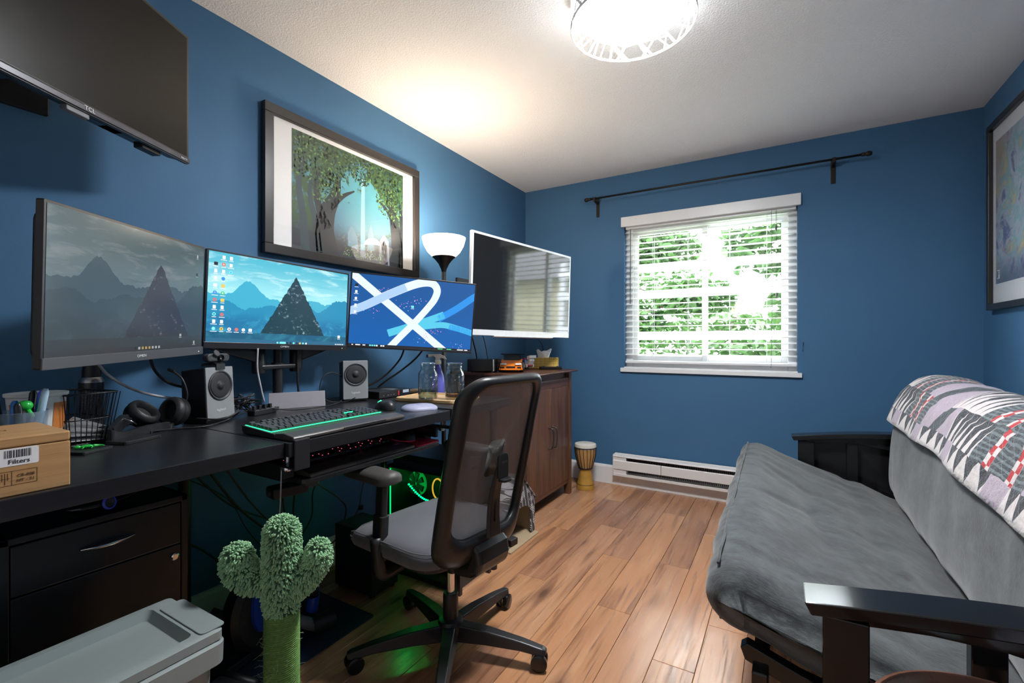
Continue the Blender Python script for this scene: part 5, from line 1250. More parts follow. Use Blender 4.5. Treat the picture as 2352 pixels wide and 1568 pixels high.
# ---- mini computer
mp = thing('mini_computer', 'flat black mini computer with a red stripe right of the speakers', 'computer', (.180, 1.715, DZ), R(0))
MB().box(-.09, .09, -.110, .105, .003, .036).build('case', BLACK, mp, bev=.002)
for xx in (-.07, .07):
    for yy in (-.08, .08): MB().cyl((xx, yy, 0), (xx, yy, .004), .008, n=8).build('foot', BLACK, mp)
MB().box(.0900, .0907, .018, .026, .008, .032).build('red_stripe', mat('signal_red', (.6, .03, .03), .4), mp)
MB().box(.0900, .0907, .052, .095, .018, .033).build('sticker', mat('pale_blue_sticker', (.45, .55, .66), .5), mp)
for yy in (-.085, -.055, -.035, -.015): MB().box(.0900, .0906, yy, yy+.009, .013, .018).build('port', STEEL, mp)
MB().box(-.02, .06, .0, .05, .0360, .0365).build('top_label', GREY, mp)
# ---- bamboo boards, jars, spray bottle
BAM = wood('bamboo', (.50, .32, .15), (.56, .38, .19), (.42, .25, .11), axis=0, streak=50, rough=.45)
bd = thing('bamboo_tray', 'pale bamboo tray carrying the two glass jars', 'tray', (.52, 1.755, DZ), R(8))
MB().prism(rrect(-.175, .165, -.13, .13, .03, 4), 0, .010, 2).build('tray_base', BAM, bd, bev=.003)
q = MB().tube([(p[0], p[1], .012) for p in rrect(-.170, .160, -.125, .125, .03, 4)], .005, 8, closed=True); q.build('tray_rim', BAM, bd, smooth=True)
tag(MB().prism(rrect(-.10, .10, -.045, .045, .02, 4), 0, .014, 2).build('bamboo_board', BAM, None, loc=(.17, 1.90, DZ), rot=(0, 0, R(75)), bev=.004), 'small bamboo board lying behind the jars near the wall', 'board')
def thinglass(name, tint, lo, hi, p):
    m, nt, b = newmat(name); nt.nodes.remove(b); out = nt.nodes['Material Output']
    t = nt.nodes.new('ShaderNodeBsdfTransparent'); t.inputs[0].default_value = (*tint, 1); g = nt.nodes.new('ShaderNodeBsdfGlossy'); g.inputs['Roughness'].default_value = .03
    lw = nt.nodes.new('ShaderNodeLayerWeight'); mx = nt.nodes.new('ShaderNodeMixShader'); x, y, z = coords(nt)
    n_ = bump(nt, smooth(noise(vec(nt, x, y, z), 75, 2), .52, .62)*(z > .05)*(z < .115), .5, .004); put(nt, g.inputs['Normal'], n_)
    put(nt, mx.inputs[0], X(nt, lw.outputs['Facing']).pow(p)*(hi-lo)+lo); nt.links.new(t.outputs[0], mx.inputs[1]); nt.links.new(g.outputs[0], mx.inputs[2]); nt.links.new(mx.outputs[0], out.inputs[0]); return m
JAR = thinglass('jar_glass', (.93, .96, .96), .07, .95, 1.8); WAT = thinglass('jar_water', (.80, .84, .74), .08, .8, 2.0); TEA = thinglass('jar_tea', (.76, .60, .32), .08, .8, 2.0)
def jar(label, loc, lvl, wm):
    t = thing('glass_jar', label, 'jar', loc, 0, 'mason jars on the bamboo tray')
    MB().lathe([(.0, .002), (.030, .0), (.040, .004), (.044, .014), (.045, .03), (.045, .118), (.043, .128), (.0355, .140), (.034, .146), (.036, .148), (.036, .152), (.034, .154), (.0345, .164), (.036, .166), (.0365, .171), (.0345, .173), (.0325, .171), (.0318, .146), (.0335, .140), (.0405, .127), (.0425, .118), (.0425, .03), (.041, .016), (.036, .007), (0, .006)], 36).build('jar_body', JAR, t, smooth=True)
    MB().lathe([(0, .0075), (.035, .0085), (.040, .017), (.0418, .031), (.0418, lvl), (.0, lvl)], 36).build('liquid', wm, t, auto=50)
    return t
jar('left glass mason jar, one third full of water, on the bamboo tray', (.548, 1.640, DZ+.0105), .055, WAT)
jar('right glass mason jar with a little yellowish water on the bamboo tray', (.650, 1.708, DZ+.0105), .018, TEA)
m, nt, b = newmat('violet_bottle'); setp(nt, b, col=(.24, .25, .85), rough=.12, trans=.6, ior=1.4)
sb = thing('spray_bottle', 'violet spray bottle with a white trigger behind the glass jars', 'spray bottle', (.372, 1.925, DZ), R(30))
MB().lathe([(0, 0), (.034, .0), (.037, .008), (.037, .06), (.032, .10), (.020, .135), (.013, .152), (.013, .165)], 28).build('bottle', m, sb, smooth=True)
MB().lathe([(.015, .160), (.016, .164), (.016, .180), (.010, .184)], 16).build('collar', WHITEV, sb, auto=40)
MB().prism([(-.015, .180), (-.012, .196), (-.03, .208), (-.034, .200), (-.052, .198), (-.052, .212), (.010, .214), (.032, .205), (.048, .186), (.040, .188), (.012, .196), (.010, .180)], -.008, .008, 1).build('trigger_head', WHITEV, sb, bev=.002)
MB().box(-.062, -.050, -.008, .008, .196, .213).build('nozzle', mat('navy_nozzle', (.03, .03, .16), .4), sb, bev=.002)

# ================================================================ ON THE CABINET
CZ = .9225
bx = thing('drive_enclosure', 'black box-shaped drive enclosure with a chrome edge on the cabinet', 'computer box', (.185, 2.605, CZ), R(28))
MB().box(-.085, .085, -.065, .065, .004, .086).build('case', BLACKG, bx, bev=.003); MB().box(.085, .096, -.064, .064, .004, .086).build('chrome_edge', CHROME, bx, bev=.002); MB().box(.096, .106, -.065, .065, .004, .086).build('front_cap', BLACK, bx, bev=.002)
for xx in (-.07, .08):
    for yy in (-.05, .05): MB().cyl((xx, yy, 0), (xx, yy, .005), .006, n=8).build('foot', STEEL, bx)
sb2 = tag(MB().prism(rrect(-.13, .13, -.03, .03, .008, 3), 0, .075, 2).build('sound_bar', DARKGREY, None, loc=(.13, 2.93, CZ), rot=(0, 0, R(60)), bev=.004), 'dark grey block-shaped speaker behind the orange toy car', 'speaker')
OR = mat('toy_orange', (.86, .22, .015), .25); TYRE = mat('toy_tyre', (.012, .012, .013), .7)
car = thing('toy_car', 'orange brick-built toy sports car on the cabinet', 'toy car', (.335, 2.765, CZ), R(-62)); car.scale = (1.65, 1.65, 1.65)
MB().prism([(-.105, .014), (-.105, .040), (-.085, .046), (-.05, .050), (.03, .046), (.085, .034), (.103, .022), (.103, .012)], -.044, .044, 1).build('body', OR, car, bev=.003)
MB().prism([(-.06, .049), (-.035, .066), (.0, .066), (.032, .046)], -.034, .034, 1).build('cockpit', BLACKG, car, bev=.002)
MB().prism([(-.058, .050), (-.034, .0672), (-.026, .0672), (-.048, .050)], -.036, .036, 1).build('roll_bar', DARKGREY, car)
MB().box(-.112, -.088, -.052, .052, .066, .070).box(-.104, -.098, -.030, -.026, .04, .066).box(-.104, -.098, .026, .030, .04, .066).build('rear_wing', BLACK, car, bev=.001)
for s_ in (-1, 1):
    MB().box(.060, .104, s_*.030-.012, s_*.030+.012, .030, .036).build('headlamp', WHITEV, car, bev=.002)
    for xx in (-.065, .062):
        q = MB().tube([(xx, s_*.036, .020), (xx, s_*.040, .020), (xx, s_*.050, .020), (xx, s_*.052, .020)], [.018, .020, .020, .016], 18); w_ = q.build('wheel', TYRE, car, auto=40)
        MB().tube([(xx, s_*.0515, .020), (xx, s_*.053, .020)], .011, 10).build('hub_cap', STEEL, w_)
    MB().box(-.02, .10, s_*.044-.003, s_*.044+.003, .010, .018).build('side_skirt', OR, car)
MB().box(.098, .106, -.040, .040, .010, .016).build('front_splitter', OR, car); MB().box(.100, .1045, -.018, .018, .018, .025).build('grille', BLACK, car)
for s_ in (-1, 1): MB().box(.099, .1045, s_*.034-.008, s_*.034+.008, .017, .023).build('air_intake', BLACK, car)
WT = mat('toy_white', (.82, .82, .82), .3); RDT = mat('toy_red', (.6, .03, .03), .3); BLT = mat('toy_blue', (.05, .10, .35), .3)
rc = thing('toy_racer', 'small white and red brick-built toy racing car on a black stand', 'toy car', (.335, 2.955, CZ), R(-25)); rc.scale = (1.35, 1.35, 1.35)
MB().prism([(-.065, .004), (-.065, .012), (-.02, .012), (.0, .004)], -.03, .03, 1).build('stand', BLACK, rc)
T = Matrix.Translation((0, 0, .006)) @ Matrix.Rotation(R(-12), 4, 'Y')
MB().prism([(-.06, .006), (-.05, .018), (-.01, .022), (.03, .024), (.07, .040), (.072, .030), (.05, .008)], -.016, .016, 1, T).build('body', WT, rc, bev=.001)
MB().prism([(.055, .04), (.06, .056), (.085, .056), (.08, .042)], -.022, .022, 1, T).build('tail_fin', WT, rc); MB().prism([(-.055, .004), (.055, .006), (.055, .0095), (-.055, .0085)], -.0168, .0168, 1, T).build('red_line', RDT, rc)
MB().box(-.005, .014, -.008, .008, .024, .046, T).build('driver', BLT, rc, bev=.002); MB().ball((.004, 0, .052), .007, 10, 8, T).build('driver_helmet', RDT, rc, smooth=True)
for xx in (-.035, .04):
    for s_ in (-1, 1): MB().tube([T @ Vector((xx, s_*.017, .008)), T @ Vector((xx, s_*.025, .008))], .0095, 14).build('wheel', WT, rc)
gm = thing('game_controller', 'flat black remote controller lying before the tissue box', 'controller', (.485, 3.075, CZ), R(22))
MB().prism(rrect(-.085, .085, -.022, .022, .012, 4), 0, .020, 2).build('shell', BLACKG, gm, bev=.006, seg=3)
for xx in (-.05, .05): MB().lathe([(.009, .02), (.008, .025), (.0, .026)], 12, Matrix.Translation((xx, 0, 0))).build('thumb_stick', DARKGREY, gm)
m, nt, b = newmat('tissue_box_pattern'); x, y, z = coords(nt)
pt = (((x*60.0).fract()-.5).abs()+((z*55.0).fract()-.5).abs()) < .34; st_ = ((x*30.0).fract()) < .12
setp(nt, b, col=mixc((pt.max(st_))*.55, (.62, .40, .07), (.80, .62, .22)), rough=.5)
ts = thing('tissue_box', 'yellow patterned tissue box with a white tissue pulled up, on the cabinet', 'tissue box', (.385, 3.150, CZ), R(22))
MB().box(-.115, .115, -.045, .045, 0, .082).build('carton', m, ts, bev=.002)
TIS = mat('tissue_paper', (.82, .83, .86), .9, var=.02)
def tf(u_, v_):
    a_ = 2*PI*u_; r_ = (.030+.010*v_)*(1+.22*math.sin(3*a_+1)*v_); return (r_*1.35*math.cos(a_), r_*.6*math.sin(a_), .078+.056*v_+.012*math.sin(2*a_+.6)*v_+.006*math.sin(5*a_)*v_)
MB().grid(tf, 40, 8, closeu=True).build('tissue', TIS, ts, smooth=True, solid=.0008)

# ================================================================ ON THE FLOOR
# djembe drum
dj = thing('djembe_drum', 'small carved djembe drum standing between the cabinet and the wall heater', 'drum', (.652, 3.34, 0))
YEL = mat('drum_yellow_wood', (.45, .24, .04), .45, var=.25, vscale=14); HONEY = mat('drum_honey_wood', (.42, .24, .08), .45, var=.15, vscale=20)
MB().lathe([(.068, 0), (.070, .008), (.068, .03), (.056, .07), (.046, .12), (.044, .150)], 32).build('foot_shell', YEL, dj, auto=50)
MB().lathe([(.044, .150), (.052, .172), (.066, .21), (.076, .26), (.079, .30), (.080, .335)], 32).build('bowl_shell', HONEY, dj, auto=60)
MB().lathe([(.082, .310), (.083, .332), (.080, .344), (.072, .347), (.0, .348)], 32).build('skin', mat('drum_skin', (.70, .66, .58), .6), dj, auto=50)
q = MB(); MB().tube([(.0825*math.cos(a_), .0825*math.sin(a_), .318) for a_ in [2*PI*i/32 for i in range(32)]], .004, 6, closed=True).build('top_ring', CORD, dj, smooth=True)
MB().tube([(.049*math.cos(a_), .049*math.sin(a_), .160) for a_ in [2*PI*i/32 for i in range(32)]], .006, 6, closed=True).build('waist_ring', CORD, dj, smooth=True)
for i in range(18):
    a_ = 2*PI*i/18; a2 = a_+.10; q.tube(spline([(.084*math.cos(a_), .084*math.sin(a_), .318), (.077*math.cos(a_+.03), .077*math.sin(a_+.03), .25), (.054*math.cos(a2), .054*math.sin(a2), .165)], 4), .002, 5)
q.build('lacing', CORD, dj)['kind'] = 'stuff'
MB().tube([(.066*math.cos(a_), .066*math.sin(a_), .040) for a_ in [2*PI*i/32 for i in range(32)]], .0018, 5, closed=True).build('carved_line', CORD, dj)
# cat house of printed cardboard
m, nt, b = newmat('doodle_cardboard'); x, y, z = coords(nt)
s1_ = (((y*1.0+z*1.0)*75.0).fract()-.5).abs() < .22; s2_ = (((y*1.0-z*1.0)*75.0).fract()-.5).abs() < .22; blk = voro(vec(nt, x*6.0, y*22.0, z*18.0), 1.0, 0) > .42; pk_ = noise(vec(nt, x*9.0, y*9.0, z*9.0), 1.0, 2) > .5
pat = s1_*pk_ + s2_*(pk_*-1.0+1.0); c = mixc(pat, (.015, .015, .018), (.72, .72, .74)); c = mixc(blk*.9, c, (.03, .03, .035)); c = mixc(((y*30.0+z*8.0).fract() < .12)*1.0, c, (.75, .75, .76))
setp(nt, b, col=c, rough=.7); DOO = m; CARD = mat('plain_cardboard', (.42, .31, .19), .8)
chs = thing('cat_house', 'cardboard cat house with black and white doodle print behind the chair', 'cat house', (0, 0, 0))
HX0, HX1, HY0, HY1, HW, HP = .46, .692, 2.10, 2.425, .205, .365; ym_ = (HY0+HY1)/2
arch = [(HY1-.045, .012), (HY1-.045, .13)]+[(ym_+(HY1-.045-ym_)*math.cos(R(t_)), .13+.065*math.sin(R(t_))) for t_ in range(15, 180, 15)]+[(HY0+.045, .13), (HY0+.045, .012)]
def gable(xx, name, hole):
    q = MB(); o_ = [(HY1, 0), (HY1, HW), (ym_, HP), (HY0, HW), (HY0, 0)]
    if not hole: q.prism(o_, xx, xx+.006, 0)
    else:
        ring = [(HY1, .012), (HY1, .13), (HY1, .17), (HY1, HW), (HY1-.05, HW+.05), (HY1-.11, HW+.108), (ym_, HP), (HY0+.11, HW+.108), (HY0+.05, HW+.05), (HY0, HW), (HY0, .17), (HY0, .15), (HY0, .13), (HY0, .012)]
        n_ = min(len(ring), len(arch)); arc_ = [arch[int(i*(len(arch)-1)/(len(ring)-1)+.5)] for i in range(len(ring))]
        for i in range(len(ring)-1):
            vs = [(xx, *ring[i]), (xx, *ring[i+1]), (xx, *arc_[i+1]), (xx, *arc_[i]), (xx+.006, *ring[i]), (xx+.006, *ring[i+1]), (xx+.006, *arc_[i+1]), (xx+.006, *arc_[i])]
            q.add(vs, [(0, 3, 2, 1), (4, 5, 6, 7), (0, 1, 5, 4), (3, 7, 6, 2)])
    return q.build(name, DOO, chs)
gable(HX1-.006, 'front_panel', True); gable(HX0, 'back_panel', False)
for yy in (HY0, HY1-.006): MB().box(HX0+.006, HX1-.006, yy, yy+.006, 0, HW).build('side_panel', CARD, chs)
for s_ in (-1, 1):
    ye = HY1+.006 if s_ > 0 else HY0-.006
    MB().prism([(ym_, HP+.006), (ye, HW-.002), (ye, HW+.004), (ym_, HP+.012)], HX0-.01, HX1+.008, 0).build('roof_panel', DOO, chs)
MB().box(HX0, HX1+.03, HY0, HY1, 0.0, .008).build('floor_panel', CARD, chs)
# cactus scratching post
cs = thing('scratching_post', 'green cactus-shaped cat scratching post in front of the desk', 'scratching post', (.887, .700, 0))
m, nt, b = newmat('chenille_green'); x, y, z = coords(nt); setp(nt, b, col=mixc(noise(vec(nt, x, y, z), 60, 2), (.18, .40, .18), (.36, .60, .34)), rough=.85, sheen=.4); CHEN = m
SISM = mat('green_sisal', (.115, .24, .055), .9, var=.35, vscale=120, bmp=.5, bscale=400); CORE = mat('cactus_core', (.05, .13, .06), .9)
MB().prism(rrect(-.16, .16, -.15, .15, .03, 4), 0, .02, 2).build('base_board', mat('green_plush_base', (.10, .25, .12), .9), cs, bev=.004)
MB().cyl((0, 0, .02), (0, 0, .47), .0375, n=24).build('post_core', CORE, cs, smooth=True)
sp = []; turns = 84
for i in range(turns*20+1): a_ = 2*PI*i/20; sp.append((.0385*math.cos(a_), .0385*math.sin(a_),   .022+.435*i/(turns*20)))
MB().tube(sp, .0031, 5).build('sisal_rope', SISM, cs, smooth=True)
rg = random.Random(8); q = MB()
for i in range(150):
    a_ = rg.uniform(-2.8, .6); z_ = rg.uniform(.1, .42); p = Vector((.0405*math.cos(a_), .0405*math.sin(a_), z_)); d_ = Vector((math.cos(a_), math.sin(a_), rg.uniform(-1, 1))); e_ = Vector((rg.uniform(-1, 1), rg.uniform(-1, 1), rg.uniform(-1, 1)))
    q.tube([p, p+d_*.006+e_*.004, p+d_*.009+e_*.012], .0003, 3)
q.build('loose_fibres', mat('fibre', (.30, .42, .20), .9), cs)['kind'] = 'stuff'
def chain(pts, rad, name):
    pts = spline(pts, 6); n_ = len(pts); rr = []
    for i in range(n_):
        t = i/(n_-1)*(len(rad)-1); k = min(int(t), len(rad)-2); rr.append(rad[k]+(rad[k+1]-rad[k])*(t-k))
    core = MB().tube(pts, rr, 16); core.ball(pts[-1], rr[-1], 16, 10); core.build(name, CORE, cs, smooth=True)
    return pts, rr
U3 = Vector((.8616, .5075, 0)); D3 = Vector((-.5075, .8616, 0))       # sideways and depth of the cactus' flat shape
def cc(a_, z_, d_=0): return U3*a_+D3*d_+Vector((0, 0, z_))
parts = [chain([cc(0, .462), cc(-.002, .52), cc(0, .59), cc(.0, .655)], [.034, .040, .038, .037], 'stem'), chain([cc(-.02, .535), cc(-.07, .545, -.01), (cc(-.098, .575, -.015)), cc(-.102, .600, -.015)], [.027, .033, .034, .031], 'arm'), chain([cc(.015, .50), cc(.055, .535, .01), cc(.082, .580, .015), cc(.084, .605, .015)], [.024, .027, .028, .024], 'arm')]
q = MB()
def noodle(p, d_):
    p0 = p-d_*.004; sag = Vector((0, 0, -.0045)); p1 = p+d_*.004+sag*.4; p2 = p+d_*rg.uniform(.006, .0095)+sag+Vector((rg.uniform(-1, 1), rg.uniform(-1, 1), rg.uniform(-1, 1)))*.0014
    q.tube([p0, p1, p2, p2+(p2-p1)*.15], [.0016, .0021, .0019, .0009], 5)
for pts, rr in parts:
    n_ = len(pts); L_ = sum((pts[i+1]-pts[i]).length for i in range(n_-1)); cnt = int(L_*2*PI*.04/(.0045**2))
    for i in range(cnt):
        t = rg.random()*(n_-1.001); k = int(t); p = pts[k].lerp(pts[k+1], t-k); r_ = rr[k]; ax = (pts[k+1]-pts[k]).normalized(); o1 = ax.orthogonal().normalized(); o2 = ax.cross(o1); a_ = rg.uniform(0, 2*PI); d_ = o1*math.cos(a_)+o2*math.sin(a_)
        noodle(p+d_*r_, d_)
    ax = (pts[-1]-pts[-2]).normalized()
    for i in range(int(2*PI*rr[-1]**2/(.0045**2))):
        d_ = Vector((rg.gauss(0, 1), rg.gauss(0, 1), rg.gauss(0, 1))).normalized()
        if d_.dot(ax) < 0: d_ = d_-2*d_.dot(ax)*ax
        noodle(pts[-1]+d_*rr[-1], d_)
q.build('chenille_pile', CHEN, cs, smooth=True)['kind'] = 'stuff'
# blue mat and pedal exerciser
MATM = mat('dark_blue_mat', (.018, .028, .065), .55, var=.15, vscale=8)
tag(MB().prism(rrect(.03, .518, .10, 1.345, .01, 2), .0005, .006, 2).build('floor_mat', MATM), 'dark blue exercise mat on the floor under the desk', 'mat')
BLU = mat('exerciser_blue', (.01, .06, .42), .3)
pe = thing('pedal_exerciser', 'black and blue under-desk pedal exerciser on the blue mat', 'exerciser', (.335, .985, .006), R(12))
MB().lathe([(.0, -.035), (.13, -.035), (.150, -.02), (.150, .02), (.13, .035), (0, .035)], 36, Matrix.Translation((0, 0, .175)) @ Matrix.Rotation(R(90), 4, 'Y')).build('flywheel_housing', BLACK, pe, auto=35)
MB().lathe([(0, 0), (.070, 0), (.066, .010), (.0, .012)], 32, Matrix.Translation((.035, -.03, .19)) @ Matrix.Rotation(R(90), 4, 'Y') @ Matrix.Diagonal((1.35, .75, 1, 1))).build('side_cover', BLU, pe, auto=40)
for yy in (-.16, .16): MB().tube([(-.10, yy, .018), (.14, yy, .018)], .018, 12).build('foot_bar', BLACK, pe, smooth=True)
MB().box(-.02, .02, -.16, .16, .012, .04).build('base_beam', BLACK, pe, bev=.004)
MB().tube(spline([(.09, .10, .27), (.11, .12, .22), (.115, .125, .16), (.11, .12, .10)], 5), .022, 12).build('handle_tube', BLU, pe, smooth=True)
MB().tube([(.113, .122, .20), (.1145, .124, .155)], .0235, 12).build('grip', BLACK, pe, smooth=True)
MB().tube([(.07, .05, .10), (.15, .11, .055)], .022, 12).build('crank', GREY, pe, smooth=True)
MB().tube([(.135, .10, .058), (.175, .165, .062)], [.033, .036], 14).build('pedal', BLACK, pe, auto=40)
MB().tube([(-.14, -.09, .16), (-.06, -.05, .12)], .018, 10).build('crank', GREY, pe, smooth=True)
MB().box(.04, .17, -.30, -.20, .04, .060).build('pedal_plate', BLACK, pe, bev=.008)
# subwoofer
sw_ = thing('subwoofer', 'black box subwoofer standing against the wall under the right desk', 'speaker', (.30, 1.50, 0), 0)
MB().box(-.12, .12, -.08, .08, .012, .29).build('cabinet', BLACK, sw_, bev=.004)
MB().lathe([(.075, 0), (.078, .004), (.070, .006), (.03, -.008), (0, -.006)], 28, Matrix.Translation((.12, 0, .15)) @ Matrix.Rotation(R(90), 4, 'Y')).build('driver', CONE, sw_, auto=50)
for xx in (-.1, .1):
    for yy in (-.06, .06): MB().cyl((xx, yy, 0), (xx, yy, .014), .012, n=10).build('foot', BLACK, sw_)
# low black stand and glowing computer tower
sd_ = thing('low_stand', 'low black wooden stand over the green-lit computer', 'stand', (0, 0, 0))
MB().box(.24, .735, 1.635, 1.895, .553, .590).build('stand_top', DESKM, sd_, bev=.002)
for yy in (1.64, 1.875):
    for xx in (.245, .710): MB().box(xx, xx+.022, yy, yy+.018, 0, .553).build('leg', BLACK, sd_)
pc_ = thing('computer_tower', 'black computer tower with a glass side glowing green inside', 'computer', (.275, 1.655, 0)); pc_.scale = (.9, 1, 1)
PCG = mat('pc_inner', (.03, .035, .03), .35, metal=.4)
MB().box(0, .47, .20, .206, .0, .52).build('back_panel', BLACK, pc_); MB().box(0, .47, 0, .206, .508, .52).build('top_panel', BLACK, pc_); MB().box(0, .47, 0, .206, .0, .02).build('bottom_panel', BLACK, pc_)
MB().box(0, .012, 0.0, .206, .02, .508).build('rear_panel', BLACK, pc_); MB().box(.46, .47, 0.0, .206, .02, .508).build('front_panel', BLACK, pc_)
MB().box(.012, .46, .002, .006, .02, .508).build('glass_side', clearglass('tinted_glass', (.75, .8, .75)), pc_)
MB().box(.06, .32, .19, .197, .16, .49).build('motherboard', PCG, pc_); MB().box(.03, .40, .06, .19, .03, .13).build('power_supply_cover', BLACK, pc_)
MB().box(.08, .34, .08, .19, .20, .235).build('graphics_card', DARKGREY, pc_, bev=.003)
LED = emis('green_led', (.0, 1.0, .12), 9); LEDD = emis('green_disc', (.0, .75, .10), .35); LEDO = emis('amber_ring', (1.0, .5, .05), .9)
MB().lathe([(0, 0), (.062, 0), (.060, .01), (0, .012)], 32, Matrix.Translation((.075, .15, .40)) @ Matrix.Rotation(R(90), 4, 'X')).build('cooling_fan', LEDD, pc_, auto=40)
for k in range(7):
    a_ = 2*PI*k/7; MB().prism([(.012*math.cos(a_), .012*math.sin(a_)), (.058*math.cos(a_+.25), .058*math.sin(a_+.25)), (.058*math.cos(a_+.75), .058*math.sin(a_+.75)), (.012*math.cos(a_+.9), .012*math.sin(a_+.9))], .125, .137, 1, Matrix.Translation((.075, 0, .40))).build('fan_blade', DARKGREY, pc_)
MB().tube([(.245+.038*math.cos(a_), .12, .40+.050*math.sin(a_)) for a_ in [2*PI*i/24 for i in range(24)]], .004, 6, closed=True).build('fan_ring', LEDO, pc_, smooth=True)
for i in range(26):
    t = i/25; MB().box(.13+.30*t, .136+.30*t, .020, .026, .43-.06*math.sin(t*PI)*1.2+.03*t, .436-.06*math.sin(t*PI)*1.2+.03*t).build('led', LED, pc_)
for i in range(9): MB().box(.36+.008*i, .366+.008*i, .10, .106, .40+.011*i, .407+.011*i).build('led', LED, pc_)
MB().box(.014, .017, .004, .008, .03, .50).build('edge_light', emis('green_edge', (0, .8, .15), 2.5), pc_)
gl_ = bpy.data.lights.new('pc_glow', 'POINT'); gl_.energy = .42; gl_.color = (.02, 1, .15); gl_.shadow_soft_size = .03
go = bpy.data.objects.new('pc_glow', gl_); COL.objects.link(go); go.parent = pc_; go.location = (.09, .032, .46)
# gadget on the filing cabinet
gd = thing('gadget', 'black oval gadget with a blue ring on top of the filing cabinet', 'gadget', (.435, .500, FZ+.0005), R(20))
MB().ball((-.02, .01, .022), (.05, .09, .022), 20, 10).build('body', BLACKG, gd, smooth=True)
MB().lathe([(.016, 0), (.017, .004), (.013, .006)], 24, Matrix.Translation((.03, -.015, .024)) @ Matrix.Rotation(R(80), 4, 'Y'), cap=False).build('blue_ring', emis('blue_ring_glow', (.02, .04, .3), .12), gd, smooth=True)
MB().lathe([(0, .003), (.013, .004), (.013, .001)], 24, Matrix.Translation((.03, -.015, .024)) @ Matrix.Rotation(R(80), 4, 'Y')).build('button', DARKGREY, gd)
# power strip hung under the desks
ps = thing('power_strip', 'black power strip fixed under the front of the left desk', 'power strip', (.47, .70, .735), R(90))
MB().box(-.09, .10, -.035, .035, 0, .05).build('strip_body', BLACK, ps, bev=.005); MB().box(-.02, .10, -.03, .03, .05, .07).build('mounting_block', BLACK, ps)
for i in range(3): MB().box(-.07+i*.05, -.045+i*.05, -.05, -.034, .01, .04).build('plug', BLACK, ps, bev=.003)
ad = thing('power_adapter', 'black power adapter brick hanging below the pull-out tray', 'adapter', (.60, .90, .640), R(80))
MB().box(-.05, .06, -.03, .03, 0, .033).build('brick', BLACK, ad, bev=.005); MB().box(-.055, -.05, -.006, .006, .01, .022).build('plug_collar', DARKGREY, ad)
# round tray table at the near right
RTW = wood('tray_walnut', (.11, .045, .025), (.16, .065, .035), (.06, .025, .015), axis=0, streak=40, rough=.35)
rt = thing('round_tray_table', 'round dark wooden tray table at the lower right beside the futon arm', 'table', (2.265, .885, 0))
MB().lathe([(0, .520), (.183, .520), (.190, .524), (.190, .558), (.184, .560), (.181, .556), (.181, .534), (0, .532)], 48).build('tray_top', RTW, rt, auto=40)
for k in range(3):
    a_ = 2*PI*k/3+.4; MB().tube([(.15*math.cos(a_), .15*math.sin(a_), 0), (.07*math.cos(a_), .07*math.sin(a_), .520)], .012, 10).build('leg', BLKW, rt)
tag(MB().box(-.05, .05, -.035, .035, 0, .004).build('note_card', mat('pale_green_card', (.42, .50, .50), .6), None, loc=(2.215, .985, .5325), rot=(0, 0, R(-15))), 'pale grey card lying in the round tray', 'card')
mg = thing('mug', 'white mug standing in the round tray at the lower right corner', 'mug', (2.345, .985, .5325))
MB().lathe([(0, 0), (.030, 0), (.036, .004), (.038, .045), (.0365, .046), (.034, .006), (0, .005)], 28).build('mug_body', mat('lilac_white_china', (.66, .66, .74), .25), mg, auto=50)
MB().tube(spline([(.037, 0, .036), (.055, 0, .034), (.057, 0, .018), (.037, 0, .010)], 5), .004, 8).build('mug_handle', MATS['lilac_white_china'], mg, smooth=True)
# crumbs
rg = random.Random(6); q = MB()
for (cx_, cy_) in ((.63, 2.75), (.668, 2.86), (.70, 2.88), (.93, 2.80), (.98, 2.83), (1.03, 2.93), (1.05, 2.99), (1.07, 3.04)): q.ball((cx_+rg.uniform(-.01, .01), cy_, .002), (.004, .003, .002), 6, 4)
tag(q.build('crumbs', PAPER), 'scattered white crumbs on the floor planks by the cabinet', 'crumbs', kind='stuff')

# ================================================================ CABLES
SLV = mat('silver_braid', (.42, .42, .44), .45)
cable('cable', [(.20, .560, 1.06), (.16, .60, 1.02), (.15, .66, .975), (.14, .73, .945), (.13, .82, .92), (.10, .90, .90), (.08, .98, .852)], .0042, SLV, 'silver braided cable hanging from the left monitor to the speaker')
cable('cable', [(.17, .70, 1.09), (.15, .725, 1.03), (.14, .77, .985), (.13, .84, .955), (.11, .92, .90), (.09, 1.0, .853)], .005, CORD, 'thick black cable hanging from the left monitor behind the speaker')
cable('cable', [(.16, 1.07, 1.10), (.165, 1.065, 1.02), (.17, 1.075, .95), (.17, 1.09, .885)], .0038, SLV, 'silver cable hanging straight below the middle monitor')
cable('cable', [(.12, 1.27, 1.12), (.12, 1.272, 1.0), (.12, 1.275, .92), (.11, 1.29, .853)], .0052, CORD, 'black cable hanging straight down right of the monitor pole')
cable('cable', [(.20, 1.86, 1.11), (.14, 1.88, 1.03), (.11, 1.81, .95), (.10, 1.72, .905), (.085, 1.63, .880)], .0052, CORD, 'black cable sloping from the right monitor to the mini computer')
cable('cable', [(.28, 1.93, 1.10), (.18, 1.96, 1.03), (.12, 1.90, .96), (.10, 1.82, .915), (.085, 1.77, .880)], .0052, CORD, 'second black cable crossing down from the right monitor to the mini computer')
cable('cable', [(.19, 1.47, .96), (.18, 1.40, .985), (.17, 1.36, .96), (.17, 1.35, .90), (.19, 1.38, .857), (.23, 1.44, .851), (.26, 1.47, .868)], .0022, CORD, 'thin black speaker lead looping left of the right speaker')
cable('cable', [(.26, .80, .868), (.31, .86, .862), (.30, .92, .880), (.27, .90, .852), (.33, .80, .849), (.30, .72, .8495), (.28, .66, .849)], .0028, CORD, 'thin black headset lead curling in front of the left speaker')
